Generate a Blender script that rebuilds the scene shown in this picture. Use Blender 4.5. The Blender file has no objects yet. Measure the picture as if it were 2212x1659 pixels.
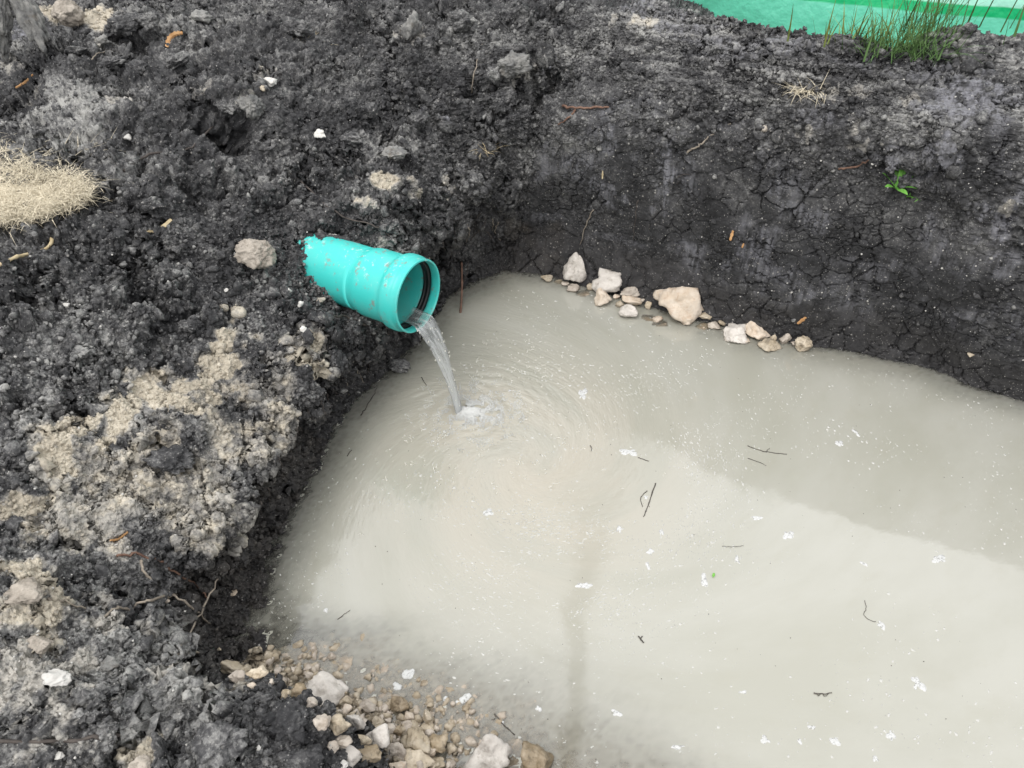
import bpy, bmesh, math, random
import numpy as np
from mathutils import Vector, Matrix, noise as mnoise, Quaternion

S = bpy.context.scene
COL = S.collection
rad = math.radians

# ------------------------------------------------------------------ camera, sky, sun, exposure
CAM_H, PITCH, FQ = 1.9, rad(42), 1736.0          # FQ: focal length in units of a 2212 px wide picture
cam_data = bpy.data.cameras.new('camera')
cam = bpy.data.objects.new('camera', cam_data)
COL.objects.link(cam)
cam.location = (0, 0, CAM_H)
cam.rotation_euler = (math.pi / 2 - PITCH, 0, 0)
cam_data.sensor_width = 36
cam_data.lens = 36 * FQ / 2212
cam_data.clip_start = 0.02
cam_data.clip_end = 500
cam_data.dof.use_dof = True
cam_data.dof.focus_distance = 2.2
cam_data.dof.aperture_fstop = 11
S.camera = cam

SUN_EL, SUN_AZ = rad(58), rad(215)               # from behind and to the left of the viewer
world = bpy.data.worlds.new('World')
S.world = world
world.use_nodes = True
wt = world.node_tree
wt.nodes.clear()
sky = wt.nodes.new('ShaderNodeTexSky')
sky.sky_type = 'NISHITA'
sky.sun_disc = False
sky.sun_elevation = SUN_EL
sky.sun_rotation = SUN_AZ
sky.air_density = 1.0
sky.dust_density = 4.0
hs = wt.nodes.new('ShaderNodeHueSaturation')
hs.inputs['Saturation'].default_value = 0.35     # thin white overcast
hs.inputs['Value'].default_value = 1.0
bg = wt.nodes.new('ShaderNodeBackground')
bg.inputs['Strength'].default_value = 0.15
wo = wt.nodes.new('ShaderNodeOutputWorld')
wt.links.new(sky.outputs[0], hs.inputs['Color'])
# cloud deck: brighter overhead than at the horizon, as under an overcast sky
tc_ = wt.nodes.new('ShaderNodeTexCoord'); sx_ = wt.nodes.new('ShaderNodeSeparateXYZ')
mr_ = wt.nodes.new('ShaderNodeMapRange'); mr_.inputs['From Min'].default_value = 0; mr_.inputs['From Max'].default_value = 1
mr_.inputs['To Min'].default_value = 2.6; mr_.inputs['To Max'].default_value = 7.8
nz_ = wt.nodes.new('ShaderNodeTexNoise'); nz_.inputs['Scale'].default_value = 2.2; nz_.inputs['Detail'].default_value = 5
mr2_ = wt.nodes.new('ShaderNodeMapRange'); mr2_.inputs['From Min'].default_value = .3; mr2_.inputs['From Max'].default_value = .7
mr2_.inputs['To Min'].default_value = .84; mr2_.inputs['To Max'].default_value = 1.14
ml_ = wt.nodes.new('ShaderNodeMath'); ml_.operation = 'MULTIPLY'
cc_ = wt.nodes.new('ShaderNodeCombineColor')
wt.links.new(tc_.outputs['Generated'], sx_.inputs[0]); wt.links.new(sx_.outputs[2], mr_.inputs['Value'])
wt.links.new(tc_.outputs['Generated'], nz_.inputs['Vector']); wt.links.new(nz_.outputs[0], mr2_.inputs['Value'])
wt.links.new(mr_.outputs[0], ml_.inputs[0]); wt.links.new(mr2_.outputs[0], ml_.inputs[1])
for k_ in range(3): wt.links.new(ml_.outputs[0], cc_.inputs[k_])
mxw = wt.nodes.new('ShaderNodeMix'); mxw.data_type = 'RGBA'; mxw.inputs[0].default_value = .78
wt.links.new(hs.outputs[0], mxw.inputs[6]); wt.links.new(cc_.outputs[0], mxw.inputs[7])
wt.links.new(mxw.outputs[2], bg.inputs['Color'])
wt.links.new(bg.outputs[0], wo.inputs['Surface'])

sun_data = bpy.data.lights.new('sun', 'SUN')
sun_data.energy = 0.7
sun_data.angle = rad(35)
sun_data.color = (1.0, 0.97, 0.93)
sun = bpy.data.objects.new('sun', sun_data)
COL.objects.link(sun)
sd = Vector((math.sin(SUN_AZ) * math.cos(SUN_EL), math.cos(SUN_AZ) * math.cos(SUN_EL), math.sin(SUN_EL)))
sun.rotation_euler = sd.to_track_quat('Z', 'Y').to_euler()

S.view_settings.view_transform = 'Standard'
S.view_settings.look = 'None'
S.view_settings.exposure = 0.90
S.view_settings.gamma = 1
S.view_settings.use_curve_mapping = False

# ------------------------------------------------------------------ helpers
SN, CS = math.sin(PITCH), math.cos(PITCH)
def ray(qx, qy):
    dx, v = qx - 1106.0, 829.5 - qy
    return Vector((dx, FQ * CS + v * SN, -(FQ * SN - v * CS)))
def P(qx, qy, z=0.0):
    d = ray(qx, qy)
    t = (CAM_H - z) / -d.z
    return Vector((d.x * t, d.y * t, z))
def Wp(x, y, z): return Vector((x, y, z))
def depth_of(p): return p[1] * CS + (CAM_H - p[2]) * SN
def px2m(px, p): return px / FQ * depth_of(p)

def sstep(a, b, x):
    t = np.clip((np.asarray(x, float) - a) / (b - a), 0, 1)
    return t * t * (3 - 2 * t)

def mesh_np(name, verts, faces, mat=None, parent=None, smooth=True, attrs=None, mats=None):
    """verts (n,3); faces (m,k) array with fixed k, or list of lists"""
    me = bpy.data.meshes.new(name)
    verts = np.ascontiguousarray(verts, dtype=np.float32)
    if isinstance(faces, np.ndarray):
        k = faces.shape[1]
        me.vertices.add(len(verts))
        me.vertices.foreach_set('co', verts.ravel())
        me.loops.add(faces.size)
        me.loops.foreach_set('vertex_index', np.ascontiguousarray(faces, dtype=np.int32).ravel())
        me.polygons.add(len(faces))
        me.polygons.foreach_set('loop_start', np.arange(0, faces.size, k, dtype=np.int32))
        me.update(calc_edges=True)
    else:
        me.from_pydata([tuple(v) for v in verts], [], faces)
    if smooth:
        me.polygons.foreach_set('use_smooth', np.ones(len(me.polygons), dtype=bool))
    for an, av in (attrs or {}).items():
        av = np.ascontiguousarray(av, dtype=np.float32)
        if av.ndim == 1:
            a = me.attributes.new(an, 'FLOAT', 'POINT'); a.data.foreach_set('value', av)
        else:
            a = me.attributes.new(an, 'FLOAT_VECTOR', 'POINT'); a.data.foreach_set('vector', av.ravel())
    o = bpy.data.objects.new(name, me)
    COL.objects.link(o)
    if mat: me.materials.append(mat)
    if parent: o.parent = parent
    return o

def tag(o, label=None, cat=None, group=None, kind=None):
    if label: o['label'] = label
    if cat: o['category'] = cat
    if group: o['group'] = group
    if kind: o['kind'] = kind
    return o

def empty(name, loc):
    e = bpy.data.objects.new(name, None)
    e.empty_display_size = 0.05
    e.location = loc
    COL.objects.link(e)
    return e

class MB:
    """collects simple shapes for one mesh"""
    def __init__(s): s.v, s.f = [], []
    def add(s, v, f):
        b = len(s.v); s.v.extend(v); s.f.extend([[i + b for i in q] for q in f])
    def tube(s, pts, r0, r1=None, n=7, jitter=0.0, rnd=None, cap=True):
        r1 = r0 if r1 is None else r1
        pts = [Vector(p) for p in pts]
        m = len(pts); vs = []
        t0 = (pts[1] - pts[0]).normalized()
        up = Vector((0, 0, 1)) if abs(t0.z) < .9 else Vector((1, 0, 0))
        nrm = t0.cross(up).normalized()
        for i, p in enumerate(pts):
            t = (pts[min(i + 1, m - 1)] - pts[max(i - 1, 0)])
            t = t.normalized() if t.length > 1e-9 else t0
            nrm = (nrm - t * nrm.dot(t)).normalized()
            bi = t.cross(nrm)
            r = r0 + (r1 - r0) * i / (m - 1)
            if rnd: r *= 1 + jitter * (rnd.random() - .5) * 2
            for k in range(n):
                a = 2 * math.pi * k / n
                vs.append(p + (nrm * math.cos(a) + bi * math.sin(a)) * r)
        fs = []
        for i in range(m - 1):
            for k in range(n):
                fs.append([i * n + k, i * n + (k + 1) % n, (i + 1) * n + (k + 1) % n, (i + 1) * n + k])
        if cap:
            fs.append(list(range(n))[::-1]); fs.append([(m - 1) * n + k for k in range(n)])
        s.add(vs, fs)
    def blade(s, base, tip_dir, length, width, bend, rnd, seg=4):
        d = Vector(tip_dir).normalized()
        side = d.cross(Vector((0, 0, 1)))
        if side.length < .05: side = Vector((math.cos(bend * 9), math.sin(bend * 9), 0))
        side.normalize()
        a = rnd.uniform(0, math.pi)
        fwd = Vector((d.x, d.y, 0)); fwd = fwd.normalized() if fwd.length > 1e-4 else Vector((1, 0, 0))
        vs = []
        p = Vector(base)
        cur = d.copy()
        for i in range(seg + 1):
            w = width * (1 - (i / seg) ** 1.6) * .5 + width * .04
            vs.append(p - side * w); vs.append(p + side * w)
            cur = (cur + (fwd * .6 - Vector((0, 0, 1))) * bend / seg).normalized()
            p = p + cur * length / seg
        fs = [[2 * i, 2 * i + 1, 2 * i + 3, 2 * i + 2] for i in range(seg)]
        s.add(vs, fs)
    def build(s, name, mat, parent=None, smooth=True):
        return mesh_np(name, np.array([tuple(v) for v in s.v]), s.f, mat, parent, smooth)

def smooth_path(pts, n=6):
    pts = [Vector(p) for p in pts]
    if len(pts) == 2: 
        return [pts[0].lerp(pts[1], i / n) for i in range(n + 1)]
    out = []
    for i in range(len(pts) - 1):
        a, b, c, d = pts[max(i - 1, 0)], pts[i], pts[i + 1], pts[min(i + 2, len(pts) - 1)]
        for k in range(n):
            t = k / n
            out.append(.5 * ((2 * b) + (c - a) * t + (2 * a - 5 * b + 4 * c - d) * t * t + (3 * b - a - 3 * c + d) * t ** 3))
    out.append(pts[-1])
    return out

# ---- node helpers (shader and geometry trees alike)
class T:
    def __init__(s, tree): s.t = tree
    def n(s, typ, ins=None, **props):
        nd = s.t.nodes.new(typ)
        for k, v in props.items(): setattr(nd, k, v)
        for k, v in (ins or {}).items():
            sock = nd.inputs[k]
            if isinstance(v, bpy.types.NodeSocket): s.t.links.new(v, sock)
            else: sock.default_value = v
        return nd
    def m(s, op, a, b=None, c=None, clamp=False):
        nd = s.t.nodes.new('ShaderNodeMath'); nd.operation = op; nd.use_clamp = clamp
        for i, v in enumerate((a, b, c)):
            if v is None: continue
            if isinstance(v, bpy.types.NodeSocket): s.t.links.new(v, nd.inputs[i])
            else: nd.inputs[i].default_value = v
        return nd.outputs[0]
    def vm(s, op, a, b=None, scale=None):
        nd = s.t.nodes.new('ShaderNodeVectorMath'); nd.operation = op
        for i, v in enumerate((a, b)):
            if v is None: continue
            if isinstance(v, bpy.types.NodeSocket): s.t.links.new(v, nd.inputs[i])
            else: nd.inputs[i].default_value = v
        if scale is not None:
            if isinstance(scale, bpy.types.NodeSocket): s.t.links.new(scale, nd.inputs['Scale'])
            else: nd.inputs['Scale'].default_value = scale
        return nd.outputs[0]
    def noise(s, vec, scale, detail=3, rough=.5, dist=0.0, out='Fac'):
        nd = s.n('ShaderNodeTexNoise', {'Vector': vec, 'Scale': scale, 'Detail': detail, 'Roughness': rough, 'Distortion': dist})
        return nd.outputs[0] if out == 'Fac' else nd.outputs[1]
    def voro(s, vec, scale, feature='F1', out='Distance', **k):
        nd = s.n('ShaderNodeTexVoronoi', {'Vector': vec, 'Scale': scale}, feature=feature)
        return nd.outputs[out]
    def ss(s, x, a, b, lo=0.0, hi=1.0):
        nd = s.n('ShaderNodeMapRange', {'Value': x, 'From Min': a, 'From Max': b, 'To Min': lo, 'To Max': hi}, interpolation_type='SMOOTHSTEP')
        return nd.outputs[0]
    def mix(s, f, a, b):
        nd = s.t.nodes.new('ShaderNodeMix'); nd.data_type = 'RGBA'
        for idx, v in ((0, f), (6, a), (7, b)):
            if isinstance(v, bpy.types.NodeSocket): s.t.links.new(v, nd.inputs[idx])
            else:
                nd.inputs[idx].default_value = (*v, 1) if isinstance(v, tuple) and len(v) == 3 else v
        return nd.outputs[2]

def new_mat(name):
    m = bpy.data.materials.new(name); m.use_nodes = True
    m.node_tree.nodes.clear()
    t = T(m.node_tree)
    out = t.n('ShaderNodeOutputMaterial')
    return m, t, out
def pbsdf(t, out, color, rough=.8, spec=.3, normal=None, **extra):
    ins = {'Base Color': color if isinstance(color, bpy.types.NodeSocket) else (*color, 1), 'Roughness': rough, 'Specular IOR Level': spec}
    if normal is not None: ins['Normal'] = normal
    ins.update(extra)
    b = t.n('ShaderNodeBsdfPrincipled', ins)
    t.t.links.new(b.outputs[0], out.inputs['Surface'])
    return b
def bump(t, h, strength=.5, dist=.01):
    return t.n('ShaderNodeBump', {'Height': h, 'Strength': strength, 'Distance': dist}).outputs[0]
def gpos(t): return t.n('ShaderNodeNewGeometry').outputs['Position']
def opos(t): return t.n('ShaderNodeTexCoord').outputs['Object']
def attr(t, name): return t.n('ShaderNodeAttribute', attribute_name=name).outputs['Fac']

# ------------------------------------------------------------------ materials
def ramp(t, f, stops):
    nd = t.n('ShaderNodeValToRGB', {'Fac': f})
    cr_ = nd.color_ramp
    while len(cr_.elements) < len(stops): cr_.elements.new(.5)
    for e, (p, c) in zip(cr_.elements, stops): e.position = p; e.color = (*c, 1)
    return nd.outputs[0]
def cell(t, pos, scale):
    v = t.n('ShaderNodeTexVoronoi', {'Vector': pos, 'Scale': scale})
    return t.n('ShaderNodeSeparateColor', {'Color': v.outputs['Color']}).outputs[0]
def soil_color(t, pos, use_attr=True):
    st = lambda x, a, b: t.n('ShaderNodeMapRange', {'Value': x, 'From Min': a, 'From Max': b}).outputs[0]
    nA = st(t.noise(pos, 4.5, 6, .6), .32, .68)
    nB = st(t.noise(pos, 24.0, 6, .68), .30, .70)
    nC = st(t.noise(pos, 130.0, 4, .65), .28, .72)
    wp_ = t.vm('ADD', pos, t.vm('SCALE', t.noise(pos, 60.0, 3, .6, out='Color'), scale=.014))
    c1, c2 = cell(t, wp_, 62.0), cell(t, wp_, 150.0)
    wallA = attr(t, 'wall')
    grain = t.m('ADD', t.m('MULTIPLY', c1, .11), t.m('MULTIPLY', c2, .10))
    grain = t.m('MULTIPLY', grain, t.m('SUBTRACT', 1.0, t.m('MULTIPLY', wallA, .6)))
    tone = t.m('ADD', t.m('ADD', t.m('MULTIPLY', nA, .30), t.m('MULTIPLY', nB, .29)), t.m('ADD', t.m('MULTIPLY', nC, .21), grain))
    dry, clay, wet, beach, brown, smearA = (attr(t, a) for a in ('dry', 'clay', 'wet', 'beach', 'brown', 'smear'))
    tone = t.m('ADD', tone, t.m('SUBTRACT', t.m('MULTIPLY', dry, .17), t.m('MULTIPLY', wallA, .070)))
    rot = t.n('ShaderNodeVectorRotate', {'Vector': pos, 'Angle': rad(22.3), 'Axis': (0, 0, 1)}).outputs[0]
    strk = st(t.noise(t.vm('MULTIPLY', rot, (2.5, 30.0, 30.0)), 1.0, 4, .6), .3, .7)
    tone = t.m('ADD', tone, t.m('MULTIPLY', t.m('MULTIPLY', t.m('SUBTRACT', strk, .52), .34), attr(t, 'topr')))
    c = ramp(t, tone, [(.19, (.017, .017, .018)), (.40, (.040, .040, .042)), (.56, (.088, .087, .088)), (.69, (.205, .203, .198)), (.86, (.38, .375, .355))])
    # polished streaks left by the bucket on the cut wall
    mp = t.n('ShaderNodeMapping', {'Vector': pos, 'Scale': (60, 60, 5.0), 'Rotation': (0, .08, 0)}).outputs[0]
    sm = st(t.noise(mp, 1.0, 5, .6), .3, .7)
    big = t.noise(pos, 5.0, 4, .6)
    auto = t.m('MULTIPLY', t.m('MULTIPLY', t.ss(big, .50, .62), wallA), .55)
    sf = t.m('ADD', t.m('MULTIPLY', smearA, 1.0), auto, clamp=True)
    sf = t.m('MULTIPLY', sf, t.ss(t.m('ADD', t.m('MULTIPLY', sm, .6), t.m('MULTIPLY', nB, .4)), .25, .62))
    c = t.mix(t.m('MULTIPLY', sf, .85), c, t.mix(sm, (.095, .095, .107), (.27, .27, .295)))
    c = t.mix(t.m('MULTIPLY', brown, t.m('MULTIPLY', nB, .9)), c, (.085, .066, .045))
    c = t.mix(t.m('MULTIPLY', wet, .80), c, t.mix(nB, (.017, .0165, .018), (.048, .046, .046)))
    tc = t.m('ADD', tone, .10)
    cc = ramp(t, tc, [(.22, (.050, .050, .050)), (.42, (.115, .114, .111)), (.60, (.205, .195, .182)), (.76, (.34, .325, .295)), (.95, (.48, .455, .41))])
    cream = ramp(t, tc, [(.22, (.15, .138, .112)), (.42, (.28, .25, .20)), (.62, (.42, .375, .30)), (.80, (.53, .48, .39)), (1.0, (.60, .55, .46))])
    cc = t.mix(t.ss(t.m('ADD', clay, t.m('MULTIPLY', t.m('SUBTRACT', nB, .5), .35)), .70, .95), cc, cream)
    cm = t.ss(t.m('ADD', clay, t.m('MULTIPLY', t.m('SUBTRACT', t.m('ADD', t.m('MULTIPLY', nB, .6), t.m('MULTIPLY', nA, .4)), .5), 1.1)), .38, .66)
    cm = t.m('MULTIPLY', cm, t.ss(clay, .05, .25))
    c = t.mix(cm, c, cc)
    bm = t.ss(t.m('ADD', beach, t.m('MULTIPLY', t.m('SUBTRACT', nB, .5), .6)), .4, .7)
    c = t.mix(bm, c, t.mix(nC, (.17, .14, .102), (.37, .32, .245)))
    # chalk speckle
    v = t.n('ShaderNodeTexVoronoi', {'Vector': pos, 'Scale': 75.0})
    rnd = t.n('ShaderNodeSeparateColor', {'Color': v.outputs['Color']}).outputs[0]
    spk = t.m('MULTIPLY', t.ss(v.outputs['Distance'], .28, .18), t.m('GREATER_THAN', rnd, .86))
    v2 = t.n('ShaderNodeTexVoronoi', {'Vector': pos, 'Scale': 190.0})
    rnd2 = t.n('ShaderNodeSeparateColor', {'Color': v2.outputs['Color']}).outputs[0]
    spk2 = t.m('MULTIPLY', t.ss(v2.outputs['Distance'], .35, .25), t.m('GREATER_THAN', rnd2, .86))
    reg = t.ss(t.noise(pos, 3.0, 2), .38, .62)
    c = t.mix(t.m('MULTIPLY', t.m('MULTIPLY', spk, reg), .7), c, (.42, .40, .37))
    c = t.mix(t.m('MULTIPLY', spk2, .55), c, (.36, .35, .33))
    return c, nB, nC
def make_soil(name, use_attr=True):
    m, t, out = new_mat(name)
    pos = gpos(t)
    c, nB, nC = soil_color(t, pos, use_attr)
    fine = t.noise(pos, 240.0, 4, .7)
    h = t.m('ADD', t.m('MULTIPLY', nC, .55), fine)
    r = .85
    if use_attr: r = t.m('SUBTRACT', .88, t.m('ADD', t.m('MULTIPLY', attr(t, 'wet'), .30), t.m('MULTIPLY', attr(t, 'smear'), .25)))
    pbsdf(t, out, c, r, .30, bump(t, h, .8, .004))
    return m
M_SOIL = make_soil('black_soil')
M_CRUMB = make_soil('soil_crumb', False)

def make_stone(name, c1, c2, c3, rough=.75, stain=.5):
    m, t, out = new_mat(name)
    pos = opos(t)
    info = t.n('ShaderNodeObjectInfo').outputs['Random']
    off = t.n('ShaderNodeCombineXYZ', {'X': t.m('MULTIPLY', info, 37.0), 'Y': t.m('MULTIPLY', info, 11.0), 'Z': 0.0}).outputs[0]
    p = t.vm('ADD', pos, off)
    a = t.noise(p, 22, 6, .65); b = t.noise(p, 90, 4, .6); e = t.noise(p, 40, 3, .7)
    c = t.mix(t.ss(a, .35, .65), c1, c2)
    c = t.mix(t.m('MULTIPLY', t.ss(e, .52, .68), stain), c, c3)
    mud = t.noise(p, 14, 5, .7)
    c = t.mix(t.m('MULTIPLY', t.ss(mud, .56, .68), stain * .9), c, (.12, .10, .075))
    wl = t.n('ShaderNodeSeparateXYZ', {'Vector': gpos(t)}).outputs[2]
    wetk = t.ss(t.m('ADD', wl, t.m('MULTIPLY', t.m('SUBTRACT', e, .5), .03)), .012, .002)
    c = t.mix(t.m('MULTIPLY', wetk, .40), c, (.24, .19, .13))
    c = t.n('ShaderNodeHueSaturation', {'Color': c, 'Value': t.m('ADD', .85, t.m('MULTIPLY', info, .3))}).outputs[0]
    pbsdf(t, out, c, rough, .3, bump(t, t.m('ADD', a, t.m('MULTIPLY', b, .5)), .9, .007))
    return m
M_WHITE = make_stone('white_limestone', (.50, .465, .425), (.59, .555, .51), (.31, .275, .23), .75, .5)
M_TAN = make_stone('tan_limestone', (.39, .325, .235), (.52, .455, .36), (.18, .14, .09), .7, .7)
M_PEACH = make_stone('peach_limestone', (.52, .43, .335), (.58, .51, .43), (.40, .27, .18), .75, .4)
M_PINK = make_stone('pinkish_limestone', (.42, .365, .31), (.53, .475, .41), (.26, .215, .165), .65, .6)
M_BROWN = make_stone('wet_brown_limestone', (.26, .20, .125), (.40, .33, .24), (.12, .09, .055), .45, .7)
M_CHALK = make_stone('chalk_bit', (.56, .545, .51), (.62, .605, .575), (.38, .355, .31), .85, .3)
M_CLAYCLOD = make_stone('dry_clay_clod', (.30, .265, .225), (.44, .395, .34), (.17, .15, .125), .9, .6)
M_GREYCLOD = make_stone('dry_grey_clod', (.15, .15, .148), (.27, .265, .25), (.06, .06, .06), .9, .6)

def make_plain(name, c1, c2, rough=.7, scale=30, spec=.3, **extra):
    m, t, out = new_mat(name)
    p = gpos(t)
    n = t.noise(p, scale, 5, .6)
    pbsdf(t, out, t.mix(t.ss(n, .3, .7), c1, c2), rough, spec, bump(t, n, .3, .003), **extra)
    return m
M_ROOT = make_plain('dark_root', (.045, .038, .035), (.10, .085, .075), .8, 60)
M_GREYROOT = make_plain('pale_root', (.17, .145, .12), (.30, .26, .21), .8, 80)
M_TWIG = make_plain('reddish_twig', (.10, .055, .04), (.20, .12, .085), .7, 60)
M_BARE = make_plain('orange_wood', (.42, .22, .09), (.55, .33, .16), .7, 50)
M_STRAW = make_plain('straw', (.42, .33, .19), (.60, .50, .32), .7, 40)
M_DRYGRASS = make_plain('dry_grass', (.36, .31, .21), (.74, .67, .53), .75, 190)
M_GREEN = make_plain('green_grass', (.045, .10, .026), (.10, .18, .055), .6, 14)
M_YGREEN = make_plain('yellow_green_grass', (.10, .16, .035), (.19, .22, .06), .6, 14)
M_LEAF = make_plain('fresh_leaf', (.10, .30, .04), (.17, .40, .08), .5, 60)
M_POLE = make_plain('weathered_pole', (.10, .085, .07), (.16, .14, .12), .85, 6)
M_BLACKBIT = make_plain('dark_debris', (.045, .040, .036), (.10, .088, .075), .7, 60)

def make_foam():
    m, t, out = new_mat('foam')
    p = gpos(t)
    v = t.voro(p, 260.0)
    n = t.noise(p, 70, 3)
    b = pbsdf(t, out, t.mix(n, (.49, .495, .485), (.59, .595, .585)), .5, .4, bump(t, t.m('SUBTRACT', 1.0, v), .6, .002))
    g = t.noise(p, 150, 4, .7)
    tr = t.n('ShaderNodeBsdfTransparent')
    mx = t.n('ShaderNodeMixShader', {0: t.ss(g, .32, .50, .35, 1.0), 1: tr.outputs[0], 2: b.outputs[0]})
    t.t.links.new(mx.outputs[0], out.inputs['Surface'])
    return m
M_FOAM = make_foam()
def make_froth(name, c1, c2):
    m, t, out = new_mat(name)
    p = gpos(t)
    pbsdf(t, out, t.mix(t.noise(p, 70, 3), c1, c2), .5, .4)
    return m
M_FROTH = make_froth('froth', (.50, .505, .49), (.62, .625, .61))
M_SPECK = make_froth('speck', (.43, .43, .40), (.51, .51, .48))
def make_bubble():
    m, t, out = new_mat('bubble_film')
    d = t.n('ShaderNodeBsdfPrincipled', {'Base Color': (.74, .73, .66, 1), 'Roughness': .35})
    tr = t.n('ShaderNodeBsdfTransparent')
    mx = t.n('ShaderNodeMixShader', {0: .6, 1: tr.outputs[0], 2: d.outputs[0]})
    t.t.links.new(mx.outputs[0], out.inputs['Surface'])
    return m
M_BUBBLE = make_bubble()

# ------------------------------------------------------------------ terrain: a lofted control mesh, water level is z = 0
# each station runs from the waterline outward: waterline, lower face, lip, and on up the bank
ST = [
 [Wp(3.2,-.05,0), Wp(3.2,-.15,.12), Wp(3.2,-.25,.30), Wp(3.2,-.4,.38), Wp(3.2,-.7,.42), Wp(3.2,-1,.45), Wp(3.2,-2,.5), Wp(3.2,-4,.5)],
 [Wp(.9,.50,0), Wp(.82,.40,.10), Wp(.74,.30,.28), Wp(.66,.18,.36), Wp(.5,0,.41), Wp(.4,-.4,.45), Wp(.2,-1.2,.5), Wp(0,-4,.5)],
 [Wp(.10,.74,0), Wp(-.06,.66,.05), Wp(-.20,.54,.26), Wp(-.30,.43,.33), Wp(-.4,.24,.38), Wp(-.5,-.1,.42), Wp(-.7,-.8,.5), Wp(-1.2,-4,.5)],
 [P(900,1575), Wp(-.30,.80,.05), P(692,1592,.27), P(560,1640,.34), P(430,1730,.40), Wp(-.95,.2,.45), Wp(-1.5,-.5,.5), Wp(-3,-3,.5)],
 [P(660,1465), Wp(-.52,.90,.07), P(600,1503,.26), P(430,1520,.33), P(250,1550,.4), P(0,1659,.45), Wp(-2,.2,.5), Wp(-4,-1,.5)],
 [P(565,1400), P(500,1440,.04), P(405,1440,.22), P(280,1420,.34), P(150,1430,.42), P(-150,1480,.5), Wp(-2.2,.8,.52), Wp(-4.5,.3,.55)],
 [P(577,1285), P(510,1300,.06), P(390,1275,.22), P(270,1250,.35), P(110,1235,.44), P(-200,1220,.54), Wp(-2.2,1.3,.6), Wp(-4.5,1.5,.6)],
 [P(603,1160), P(555,1165,.10), P(470,1160,.28), P(350,1085,.38), P(200,1030,.45), P(-100,980,.56), Wp(-2.2,1.9,.65), Wp(-4.5,2.3,.7)],
 [P(665,1040), P(625,1010,.12), P(585,985,.31), P(455,925,.40), P(300,860,.48), P(0,760,.62), Wp(-2.2,2.5,.75), Wp(-4.5,3.2,.8)],
 [P(740,900), P(700,885,.13), P(650,855,.32), P(545,770,.42), P(380,660,.53), P(80,520,.7), Wp(-2.3,3.0,.82), Wp(-4.5,4.5,.9)],
 [P(830,810), P(795,785,.13), P(745,735,.31), P(640,650,.44), P(480,540,.58), P(180,370,.76), Wp(-2.0,3.4,.88), Wp(-4,5.2,1)],
 [P(905,735), P(885,705,.14), Wp(-.45,2.13,.29), Wp(-.535,2.2,.39), Wp(-.67,2.31,.575), P(350,230,.8), Wp(-1.6,3.6,.9), Wp(-3.2,5.5,1.05)],
 [Wp(-.37,2.33,0), Wp(-.37,2.34,.15), Wp(-.37,2.32,.40), P(850,460,.54), P(760,350,.66), P(620,180,.8), P(480,0,.9), Wp(-2.2,6,1.05)],
 [P(965,645), P(962,580,.15), P(968,462,.44), P(940,380,.575), P(870,270,.68), P(800,140,.79), P(740,10,.87), Wp(-1.2,6,1.05)],
 [P(1035,607), P(1032,535,.15), P(1012,428,.445), P(988,332,.58), P(962,236,.70), P(960,130,.79), P(950,20,.865), Wp(-.5,6,1.05)],
 [P(1090,585), P(1108,500,.13), P(1135,400,.38), P(1155,290,.585), P(1172,200,.71), P(1180,110,.82), P(1200,10,.9), Wp(.3,6,1.08)],
 [P(1200,602), P(1215,490,.20), P(1240,370,.472), P(1255,260,.685), P(1270,180,.76), P(1290,100,.86), P(1330,15,.95), Wp(.9,6,1.1)],
 [P(1400,660), P(1400,545,.20), P(1405,420,.455), P(1410,300,.66), P(1425,200,.8), P(1450,110,.89), P(1500,24,.975), Wp(1.3,5,.93)],
 [P(1640,726), P(1630,620,.20), P(1640,490,.44), P(1650,370,.64), P(1670,250,.81), P(1690,165,.895), P(1700,72,.965), Wp(1.75,4.6,.90)],
 [P(1990,792), P(1975,690,.20), P(1975,560,.43), P(1975,430,.635), P(1975,290,.835), P(1970,200,.91), P(1960,120,.975), Wp(2.3,4.2,.90)],
 [P(2300,890), P(2290,780,.20), P(2290,650,.43), P(2290,510,.635), P(2280,320,.86), P(2270,205,.94), P(2260,75,1.005), Wp(3.0,3.9,.92)],
]
# crowd stations round the inner corner so that bank and wall meet in a crease
ST.insert(16, [a.lerp(b, .22) for a, b in zip(ST[15], ST[16])])
ST.insert(15, [P(1068,594), P(1085,510,.15), P(1100,400,.41), P(1114,292,.59), P(1140,212,.70), P(1145,110,.81), P(1155,15,.89), Wp(.1,6,1.07)])
REAL = [*range(15), 14.75, 15, 15.22, *range(16, 22)]      # station numbers used by the masks below
ST.append([p + Vector((2.4, -.98, 0)) for p in ST[-1]])
CEN = Vector((.75, 1.45, 0))
def inner(i, p):
    d = (CEN - p); d.z = 0; L = d.length; d = d / L
    beach = i in (3, 4, 5); half = i in (2,)
    a = p + d * (.20 if beach or half else .10); a.z = -.022 if beach else (-.035 if half else -.06)
    b = p + d * min(L * .8, .50 if beach or half else .32); b.z = -.12 if beach else (-.16 if half else -.24)
    c = p + d * L * .96; c.z = -.45
    return [c, b, a]
for i, st in enumerate(ST):                          # the ground falls away behind the crest of the right bank
    if i >= 19:
        st[-1].z = .60
        st.insert(7, st[6] + Vector((.14, .34, -.20)))
    else:
        m_ = st[6].lerp(st[7], .35)
        if i == 18: m_.z -= .12
        st.insert(7, m_)
CTRL = np.array([[tuple(q) for q in inner(i, st[0]) + st] for i, st in enumerate(ST)])   # (stations, levels, 3)
nS, nL = CTRL.shape[:2]

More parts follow.
